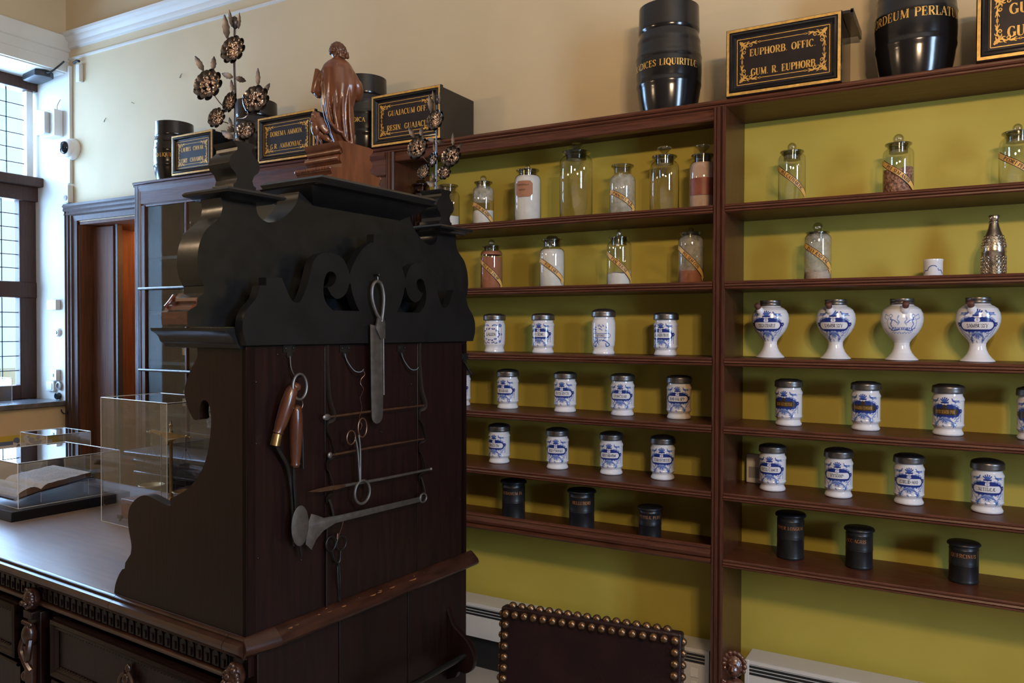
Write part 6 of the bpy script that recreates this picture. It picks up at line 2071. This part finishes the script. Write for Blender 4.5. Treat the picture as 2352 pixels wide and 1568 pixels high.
sheet(b, [(0.005, 0.025), (0.105, 0.048), (0.105, 0.002)], -0.30, 0.0)
sheet(b, [(0.105, 0.048), (0.310, 0.072), (0.310, 0.002)], -0.30, 0.0)
cr = b.build('book_cradle', M['acrylic'], t, smooth=0)
e = MB()
e.tube([(0.0, 0.005, 0.025), (0.0, 0.105, 0.048), (0.0, 0.310, 0.072)], 0.0016, 6)
e.tube([(0.0, 0.105, 0.046), (0.0, 0.105, 0.002)], 0.0016, 6)
e.tube([(0.0, 0.310, 0.070), (0.0, 0.310, 0.002)], 0.0012, 6)
e.build('polished_edge', M['acryledge'], cr)
b = MB()
sheet(b, [(0.000, 0.031), (0.100, 0.053), (0.106, 0.052), (0.330, 0.080)], -0.345, 0.006, 0, 0.004)
sheet(b, [(-0.012, 0.036), (-0.002, 0.030)], -0.345, 0.006, 0, 0.004)
b.build('leather_cover', M['redleather'], t, smooth=30)
# page blocks: rounded upper surface with a gutter at y = 0.108
b = MB()
n_ = 22
top, bot = [], []
q_ = random.Random(8)
for i in range(n_ + 1):
    s_ = i / n_
    y_ = 0.004 + 0.318 * s_
    base = 0.0325 + (0.0205 * min(1, y_ / 0.1) + max(0, y_ - 0.105) * 0.122)
    thk = 0.028 * math.sin(PI * min(1, (y_ / 0.108))) ** 0.6 if y_ < 0.108 else 0.024 * min(1, ((y_ - 0.108) / 0.02)) ** 0.6 * (1 - 0.15 * s_)
    top.append((y_, base + max(0.004, thk) + 0.0008 * math.sin(i * 1.7)))
    bot.append((y_, base))
for xa in (-0.33, 0.0):
    pass
vs, fs, mi = [], [], []
for x in (-0.335, 0.0):
    for (y_, zt), (_, zb) in zip(top, bot):
        vs += [(x, y_, zt), (x, y_, zb)]
m_ = 2 * (n_ + 1)
for i in range(n_):
    a, c = 2 * i, 2 * i + 2
    b.add([vs[a], vs[c], vs[m_ + c], vs[m_ + a]], [(0, 1, 2, 3)], 0)
    b.add([vs[m_ + a], vs[m_ + c], vs[m_ + c + 1], vs[m_ + a + 1]], [(0, 1, 2, 3)], 1)
    b.add([vs[a], vs[c], vs[c + 1], vs[a + 1]], [(0, 1, 2, 3)], 1)
b.add([vs[m_ - 2], vs[m_ - 1], vs[2 * m_ - 1], vs[2 * m_ - 2]], [(0, 1, 2, 3)], 1)
b.add([vs[0], vs[1], vs[m_ + 1], vs[m_]], [(0, 1, 2, 3)], 1)
pb = b.build('page_block', [M['paper'], M['pageedge']], t, smooth=50)
tz = lambda y_: np.interp(y_, [p[0] for p in top], [p[1] for p in top])
b = MB()
for y0_, y1_ in ((0.018, 0.094), (0.130, 0.296)):
    k = 0
    x = -0.31
    while x < -0.03:
        yy = y0_
        while yy < y1_ - 0.012:
            l = 0.006 + 0.014 * q_.random()
            ye = min(yy + l, y1_)
            b.add([(x, yy, tz(yy) + 0.0007), (x + 0.0018, yy, tz(yy) + 0.0007), (x + 0.0018, ye, tz(ye) + 0.0007), (x, ye, tz(ye) + 0.0007)], [(0, 1, 2, 3)])
            yy = ye + 0.004
        x += 0.0135
b.build('handwriting', M['pageedge'], pb, smooth=0)

# tall cover with the balance
t = on_desk('display_case', 'tall clear acrylic cover over the brass balance', 'display case', -1.530, 0.468)
acrylic_case(t, 0.460, 0.268, 0.508)
t = on_desk('balance_scale', 'antique brass balance on a reddish drawer box inside the tall clear cover', 'scale', -1.475, 0.520)
MB().box(0, 0.34, 0, 0.17, 0.010, 0.070).build('drawer_box', M['box'], t, bevel=0.003)
MB().box(0, 0.34, -0.002, 0.172, 0.073, 0.092).build('box_lid', M['box'], t, bevel=0.003)
b = MB()
for x, y in ((0.004, -0.006), (0.336, -0.006), (0.004, 0.176), (0.336, 0.176)):
    b.box(x - 0.012, x + 0.012, y - 0.006, y + 0.006, 0.010, 0.022)
    b.tube([(x, y, 0.0), (x, y, 0.012)], [0.006, 0.004], 10)
b.box(-0.012, 0.006, -0.010, 0.0, 0.016, 0.024)
b.build('levelling_foot', M['steel'], t)
px, py = 0.225, 0.082
b = MB()
b.lathe([(0.020, 0.092), (0.020, 0.097), (0.012, 0.104), (0.0075, 0.112), (0.0065, 0.25), (0.0072, 0.34), (0.012, 0.348), (0.009, 0.36), (0.013, 0.366), (0.006, 0.378), (0.004, 0.40), (0.007, 0.404), (0.003, 0.41), (0.003, 0.422), (0, 0.424)], 16, (px, py, 0))
b.build('pillar', M['brass'], t)
bx = Vector((0.966, 0.10, -0.0))
b = MB()
cc = Vector((px, py - 0.012, 0.372))
ol = [(-0.115, 0.006), (0.115, 0.000), (0.115, -0.008), (0.02, -0.020), (0.0, -0.045), (-0.02, -0.020), (-0.115, -0.003)]
b.add([cc + Vector((a, d_, c)) for d_ in (-0.003, 0.003) for a, c in ol], [tuple(range(7))[::-1], tuple(range(7, 14))] + [(k, (k + 1) % 7, 7 + (k + 1) % 7, 7 + k) for k in range(7)])
for s_ in (-1, 1):
    b.ball(cc + Vector((s_ * 0.125, 0, -0.004)), 0.007, 10, 8)
    b.tube([cc + Vector((s_ * 0.115, 0, -0.004)), cc + Vector((s_ * 0.142, 0, -0.006))], [0.003, 0.0015], 8)
    b.ball(cc + Vector((s_ * 0.146, 0, -0.006)), 0.004, 8, 6)
b.tube([cc + Vector((0.0, -0.006, -0.03)), cc + Vector((0.045, -0.008, -0.022)), cc + Vector((0.07, -0.008, -0.016))], [0.007, 0.006, 0.002], 8)
b.build('beam', M['brass'], t)
b = MB()
b.tube([(px - 0.035, py - 0.02, 0.37), (px - 0.035, py - 0.02, 0.093)], 0.0016, 6)
b.build('pointer_rod', M['iron'], t)
for s_ in (-1, 1):
    h0 = cc + Vector((s_ * 0.118, 0, -0.012))
    ap = h0 + Vector((0, 0, -0.045))
    b = MB()
    b.tube([h0, ap], 0.0016, 6)
    b.ball(ap, 0.004, 8, 6)
    for a in (0.5, 2.6, 4.7):
        e_ = ap + Vector((0.050 * math.cos(a), 0.050 * math.sin(a), -0.165 - 0.035 * 0))
        b.tube(spline([ap, ap + (e_ - ap) * 0.5 + Vector((0.010 * math.cos(a), 0.010 * math.sin(a), 0.01)), e_], 4), 0.0008, 5)
    c_ = b.build('hanger', M['steel'], t)
    MB().lathe([(0.0, -0.012), (0.03, -0.008), (0.050, 0.001), (0.052, 0.002), (0.050, 0.003), (0.03, -0.005), (0, -0.009)], 28, ap + Vector((0, 0, -0.168)), cap=False).build('pan', M['brass'], t)

# third cover, standing farther back by the window
t = on_desk('display_plinth', 'thin black plinth at the window end of the desk, behind the book', 'plinth', -2.735, 0.70)
MB().box(0, 0.30, 0, 0.24, 0, 0.045).build('board', M['navy'], t, bevel=0.002)
t = on_desk('display_case', 'clear acrylic cover at the photo edge behind the book case', 'display case', -2.73, 0.705, ZD + 0.0455)
acrylic_case(t, 0.272, 0.22, 0.205)
MB().lathe([(0.0, 0.0), (0.05, 0.0), (0.055, 0.01), (0.05, 0.06), (0.046, 0.065), (0.0, 0.066)], 28, (0.10, 0.11, 0.0)).build('pottery_fragment', M['powdergrey'], t)

# ================================================================== FITTINGS AROUND THE WINDOW CORNER
def wall_thing(name, label, cat, x, z, y=YB - 0.012, rz=0.0):
    return thing(name, label, cat, (x, y, z), rz)


t = wall_thing('dome_camera', 'white dome security camera with dark eye in the corner', 'camera', -5.382, 2.833, YB)
ax = Matrix(((1, 0, 0), (0, 0, -1), (0, 1, 0)))
MB().lathe([(0.0, -0.0), (0.072, 0.0), (0.075, 0.012), (0.070, 0.034), (0.060, 0.046), (0.045, 0.052)], 32, axis=ax, cap=False).build('housing', M['plastic'], t)
MB().lathe([(0.062, 0.030), (0.062, 0.052), (0.052, 0.066), (0.040, 0.070)], 28, axis=ax, cap=False).build('ring', M['plastic'], t)
MB().ball((0, -0.058, 0), 0.046, 24, 16).build('eye', M['dome'], t)
t = wall_thing('cable_duct', 'white vertical cable duct in the corner above the door frame', 'cable duct', -5.408, 2.47, YB)
MB().box(-0.012, 0.012, -0.022, 0.0, 0.13, 0.94).build('channel', M['white_paint'], t, bevel=0.003)
t = wall_thing('door_sensor', 'white sensor box above the door frame corner', 'sensor', -5.42, 2.462, YB)
MB().box(-0.030, 0.030, -0.040, 0, 0.0, 0.125).build('case', M['white_paint'], t, bevel=0.006)
MB().lathe([(0.019, 0.040), (0.019, 0.044), (0.016, 0.045), (0, 0.045)], 20, (0, 0, 0.035), axis=ax, cap=False).build('grille', M['plasticgrey'], t)
t = wall_thing('emergency_light', 'white boxy emergency lamp in the window recess', 'lamp', -5.575, 2.93)
MB().box(-0.085, 0.085, -0.060, 0, 0, 0.185).build('back_box', M['plastic'], t, bevel=0.006)
MB().box(-0.080, 0.035, -0.105, -0.060, 0.006, 0.180).build('diffuser', M['windowglass'], t)
MB().box(-0.070, 0.025, -0.095, -0.062, 0.02, 0.165).build('reflector', M['white_paint'], t)
MB().tube(spline([(0.05, -0.02, 0.185), (0.052, -0.02, 0.22), (0.075, -0.012, 0.26)], 5), 0.0025, 7).build('cable', M['plasticgrey'], t)
t = thing('ceiling_speaker', 'dark flat box with cable under the window recess ceiling', 'speaker', (-5.62, 3.17, 3.366), math.radians(-8))
vs, fs = board([[(-0.10, -0.06), (0.10, -0.06), (0.125, -0.02), (0.125, 0.03), (0.09, 0.065), (-0.09, 0.065), (-0.12, 0.03), (-0.12, -0.02)]], 0.045, 0.008)
MB().add([Vector((p.x, p.y, p.z - 0.0225)) for p in vs], fs).build('case', M['black'], t)
MB().tube(spline([(0.12, 0.0, -0.02), (0.16, 0.02, -0.015), (0.19, 0.06, 0.03), (0.23, 0.075, 0.055)], 5), 0.006, 8).build('cable', M['black'], t)
t = wall_thing('wall_bracket', 'small white bracket at the end of the speaker cable', 'bracket', -5.29, 3.30, YB)
MB().box(-0.022, 0.022, -0.03, 0, -0.02, 0.10).build('plate', M['white_paint'], t, bevel=0.004)
MB().tube([(-0.05, -0.025, 0.115), (-0.01, -0.025, 0.125), (0.012, -0.025, 0.118)], 0.009, 8).build('plug', M['black'], t)
t = wall_thing('alarm_box', 'small white square box high in the window recess', 'alarm', -5.59, 1.722)
MB().box(-0.058, 0.058, -0.034, 0, 0, 0.075).build('case', M['plastic'], t, bevel=0.006)
t = wall_thing('dimmer_knob', 'single round beige dimmer knob in the window recess', 'switch', -5.555, 1.565)
MB().lathe([(0.030, 0.0), (0.030, 0.012), (0.022, 0.020), (0.0, 0.020)], 24, axis=ax).build('knob', M['plastic'], t)
MB().lathe([(0.012, 0.020), (0.012, 0.026), (0.0, 0.026)], 16, axis=ax).build('cap', M['plasticgrey'], t)
t = wall_thing('wall_switch', 'tall white switch with small dark button above the sill', 'switch', -5.58, 1.225)
MB().box(-0.040, 0.040, -0.030, 0, 0, 0.080).build('case', M['plastic'], t, bevel=0.005)
MB().box(-0.014, 0.008, -0.034, -0.029, 0.028, 0.050).build('button', M['plasticgrey'], t)
t = wall_thing('wall_switch', 'flat cream switch plate just above the sill', 'switch', -5.635, 1.148)
MB().box(-0.050, 0.045, -0.020, 0, 0, 0.072).build('case', M['plastic'], t, bevel=0.005)
MB().box(-0.030, 0.028, -0.024, -0.019, 0.012, 0.060).build('rocker', M['plastic'], t, bevel=0.002)
t = wall_thing('wall_socket', 'round socket beside the flat cream switch plate', 'socket', -5.545, 1.190)
MB().lathe([(0.030, 0.0), (0.030, 0.015), (0.020, 0.018), (0.018, 0.008), (0.0, 0.008)], 24, axis=ax).build('plate', M['plasticgrey'], t)
t = wall_thing('black_knob', 'black round knob low in the recess on the sill', 'knob', -5.552, 1.118)
MB().lathe([(0.024, 0.0), (0.026, 0.02), (0.020, 0.028), (0.0, 0.028)], 20, axis=ax).build('cap', M['dome'], t)
t = thing('wall_hook', 'small bent wire hook beneath the window sill', 'hook', (-5.462, 3.262, 1.03), 0)
MB().tube(spline([(-0.010, 0.012, 0.0), (0.02, 0.008, 0.005), (0.035, -0.008, -0.004), (0.040, -0.022, -0.022), (0.038, -0.040, -0.026), (0.034, -0.052, -0.012), (0.030, -0.054, 0.004)], 5), 0.004, 7).build('wire', M['iron'], t)
for k, (x, z) in enumerate(((-5.02, 2.985), (-4.72, 3.06), (-4.25, 3.16))):
    t = wall_thing('picture_hook', ('small bent picture hook on the bare wall, nearest the dome camera', 'tiny nail on the bare wall between two picture hooks', 'small picture hook on the bare wall near the flower spray')[k], 'hook', x, z, YB, 0)
    MB().tube(spline([(0, 0, 0.02), (0.0, -0.012, 0.0), (0.006, -0.02, -0.012), (0.016, -0.02, -0.010), (0.02, -0.02, 0.0)] if k != 1 else [(0, 0, 0), (0, -0.02, 0.004)], 4), 0.0015, 6).build('wire', M['iron'], t)
t = thing('tile_poster', 'yellow and blue display board with painted tiles low on the wall beneath the window', 'poster', (XL, 2.3, 0.60), 0)
MB().box(0.001, 0.010, 0.0, 0.905, 0.0, 0.285).build('board', M['posteryellow'], t)
b = MB()
b.box(0.0095, 0.0112, 0.0, 0.86, 0.0, 0.232, 0)
b.box(0.0110, 0.0120, 0.0, 0.60, 0.225, 0.250, 1)
r_ = random.Random(6)
for k in range(26):
    yy, zz = 0.60 + 0.24 * r_.random(), 0.19 + 0.075 * r_.random()
    b.lathe([(0.010 + 0.014 * r_.random(), 0.0), (0.0, 0.0012)], 9, (0.0113, yy, zz), axis=Matrix(((0, 0, 1), (1, 0, 0), (0, 1, 0))), mi=1 if k % 3 else 0, cap=False)
b.build('tile_picture', [M['posterwhite'], M['posterblue']], t, smooth=0)
t = thing('display_case', 'small clear acrylic cover on the window sill', 'display case', (-5.76, 2.72, 1.0905), 0)
acrylic_case(t, 0.18, 0.24, 0.165)
MB().ball((0.09, 0.12, 0.035), 0.034, 14, 10).build('pottery_fragment', M['posterblue'], t)

# ================================================================== HEATERS
def heater(x0, x1, label, panel):
    t = thing('wall_heater', label, 'heater', (x0, 3.11, 0.0), 0, 'low white wall heaters')
    ln = x1 - x0
    zt, zb = 0.318, 0.160
    b = MB()
    b.box(0, ln, 0.004, 0.125, zb, zt)
    b.box(0.0005, ln - 0.0005, 0.0, 0.0058, zb + 0.0004, zt - 0.060)
    b.box(0.0005, ln - 0.0005, 0.0, 0.0058, zt - 0.016, zt - 0.0004)
    for x in (0.0, ln - 0.016):
        b.box(x - 0.0008, x + 0.0168, -0.0008, 0.0052, zb - 0.0005, zt + 0.0005)
    b.build('casing', M['heater'], t, bevel=0.002)
    b = MB()
    for k in range(3):
        z = zt - 0.056 + 0.0135 * k
        b.box(0.016, ln - 0.016, 0.0016, 0.0045, z, z + 0.0085)
    b.build('grille', M['black'], t, smooth=0)
    MB().box(0.02, ln - 0.02, 0.05, 0.135, 0.0, zb).build('black_base', M['black'], t)
    if panel:
        b = MB()
        b.box(ln - 0.075, ln - 0.042, -0.003, 0.001, 0.205, 0.242)
        b.build('switch', M['plastic'], t, bevel=0.001)
        b = MB()
        b.box(ln - 0.072, ln - 0.046, -0.004, 0.001, 0.176, 0.188)
        b.build('thermostat', M['plastic'], t, bevel=0.001)
    return t


heater(-2.36, -0.875, 'long low white heater with switch panel behind the black cabinet', True)
heater(-0.735, 0.62, 'low white heater with scuffed top in the bay with the syrup pots', False)

# ================================================================== CHAIRS
def studs(b, pts, r, nrm):
    for p in pts:
        b.ball(p, r, 9, 6, sc=tuple(1 - 0.35 * abs(c) for c in nrm))


def chair(label, loc, rz, w_, top, board_h, finials, lean=0.10):
    t = thing('studded_chair', label, 'chair', loc, rz, 'studded leather chairs')
    tilt = Matrix.Rotation(-lean, 4, 'X')
    T = lambda p: tuple(tilt @ Vector((p[0], p[1], p[2] - 0.46)) + Vector((0, 0, 0.46)))
    d = 0.030
    b = MB()
    b.box(-w_ / 2, w_ / 2, 0, d, top - board_h, top)
    o = b.build('leather_back', M['redleather'], t, bevel=0.006, seg=3)
    o.data.transform(Matrix.Translation((0, 0, 0.46)) @ tilt @ Matrix.Translation((0, 0, -0.46)))
    n_ = max(2, round(w_ / 0.0245))
    b = MB()
    for k in range(n_ + 1):
        x = -w_ / 2 + 0.014 + (w_ - 0.028) * k / n_
        b.ball(T((x, -0.001, top - 0.016)), 0.0098, 12, 8)
    m_ = round(board_h / 0.0245)
    for k in range(1, m_):
        for s_ in (-1, 1):
            b.ball(T((s_ * (w_ / 2 - 0.014), -0.001, top - 0.016 - 0.0245 * k)), 0.0098, 12, 8)
    for k in range(n_):
        x = -w_ / 2 + 0.018 + (w_ - 0.036) * (k + 0.3) / n_
        b.ball(T((x, 0.014, top + 0.0005)), 0.0098, 12, 8)
    for k in range(0, m_):
        for s_ in (-1, 1):
            b.ball(T((s_ * (w_ / 2 + 0.0005), 0.014, top - 0.020 - 0.0245 * k)), 0.0085, 10, 6)
    b.build('brass_studs', M['stud'], t, smooth=60)
    for s_ in (-1, 1):
        b = MB()
        zt_ = top - 0.01 if not finials else top + 0.005
        b.tube([T((s_ * (w_ / 2 - 0.02), d + 0.012, zt_ - 0.02)), T((s_ * (w_ / 2 - 0.02), d + 0.012, 0.46)), (s_ * (w_ / 2 - 0.02), d + 0.0, 0.0)], 0.020, 4)
        b.build('rear_leg', M['chairwood'], t, bevel=0.003)
        b = MB()
        b.lathe([(0.022, 0.0), (0.024, 0.02), (0.016, 0.05), (0.024, 0.10), (0.018, 0.14), (0.022, 0.20), (0.016, 0.30), (0.024, 0.36), (0.020, 0.43)], 14, (s_ * (w_ / 2 - 0.02), -0.40, 0.0))
        b.build('front_leg', M['chairwood'], t)
        if finials:
            b = MB()
            cx_ = s_ * (w_ / 2 - 0.02)
            q = lambda x, y, z: T((cx_ + x, 0.015 + y, top + z))
            b.ball(q(0, 0, 0.062), 0.0215, 16, 12, sc=(0.92, 0.9, 1.15))
            b.ball(q(0, -0.018, 0.056), 0.0125, 12, 9, sc=(1.0, 0.9, 1.1))
            for a in range(11):
                an = PI * (-0.15 + 1.3 * a / 10)
                b.ball(q(0.0225 * math.cos(an), -0.008, 0.066 + 0.025 * math.sin(an)), 0.0056, 8, 6)
            b.ball(q(-0.007, -0.022, 0.068), 0.0032, 7, 5)
            b.ball(q(0.007, -0.022, 0.068), 0.0032, 7, 5)
            b.tube([q(0, -0.026, 0.066), q(0, -0.032, 0.056)], [0.0028, 0.0042], 7)
            b.ball(q(0, 0, 0.012), 0.026, 14, 10, sc=(1.0, 0.8, 0.95))
            for sx in (-1, 1):
                b.tube(spline([q(sx * 0.022, -0.006, 0.030), q(sx * 0.026, -0.012, 0.008), q(sx * 0.008, -0.024, 0.004)], 4), 0.0062, 8)
            fo = b.build('carved_finial', M['chairwood'], t, smooth=0)
            rm = fo.modifiers.new('skin', 'REMESH')
            rm.mode = 'VOXEL'
            rm.voxel_size = 0.0016
            rm.use_smooth_shade = True
    b = MB()
    b.box(-w_ / 2, w_ / 2, -0.42, 0.02, 0.43, 0.475)
    b.build('seat', M['redleather'], t, bevel=0.012, seg=3)
    b = MB()
    for s_ in (-1, 1):
        b.box(s_ * (w_ / 2 - 0.02) - 0.012, s_ * (w_ / 2 - 0.02) + 0.012, -0.40, 0.04, 0.12, 0.145)
    b.box(-w_ / 2 + 0.02, w_ / 2 - 0.02, -0.19, -0.165, 0.12, 0.145)
    b.build('stretcher', M['chairwood'], t, bevel=0.002)
    return t


chair('dark red leather chair back with two rows of round brass studs, nearest the desk', (-0.728, 1.575, 0), math.radians(6.3), 0.425, 0.95, 0.34, False)
chair('second studded chair with carved head finials, cut off at the photo bottom', (-0.250, 1.70, 0), math.radians(3.9), 0.40, 0.805, 0.28, True)
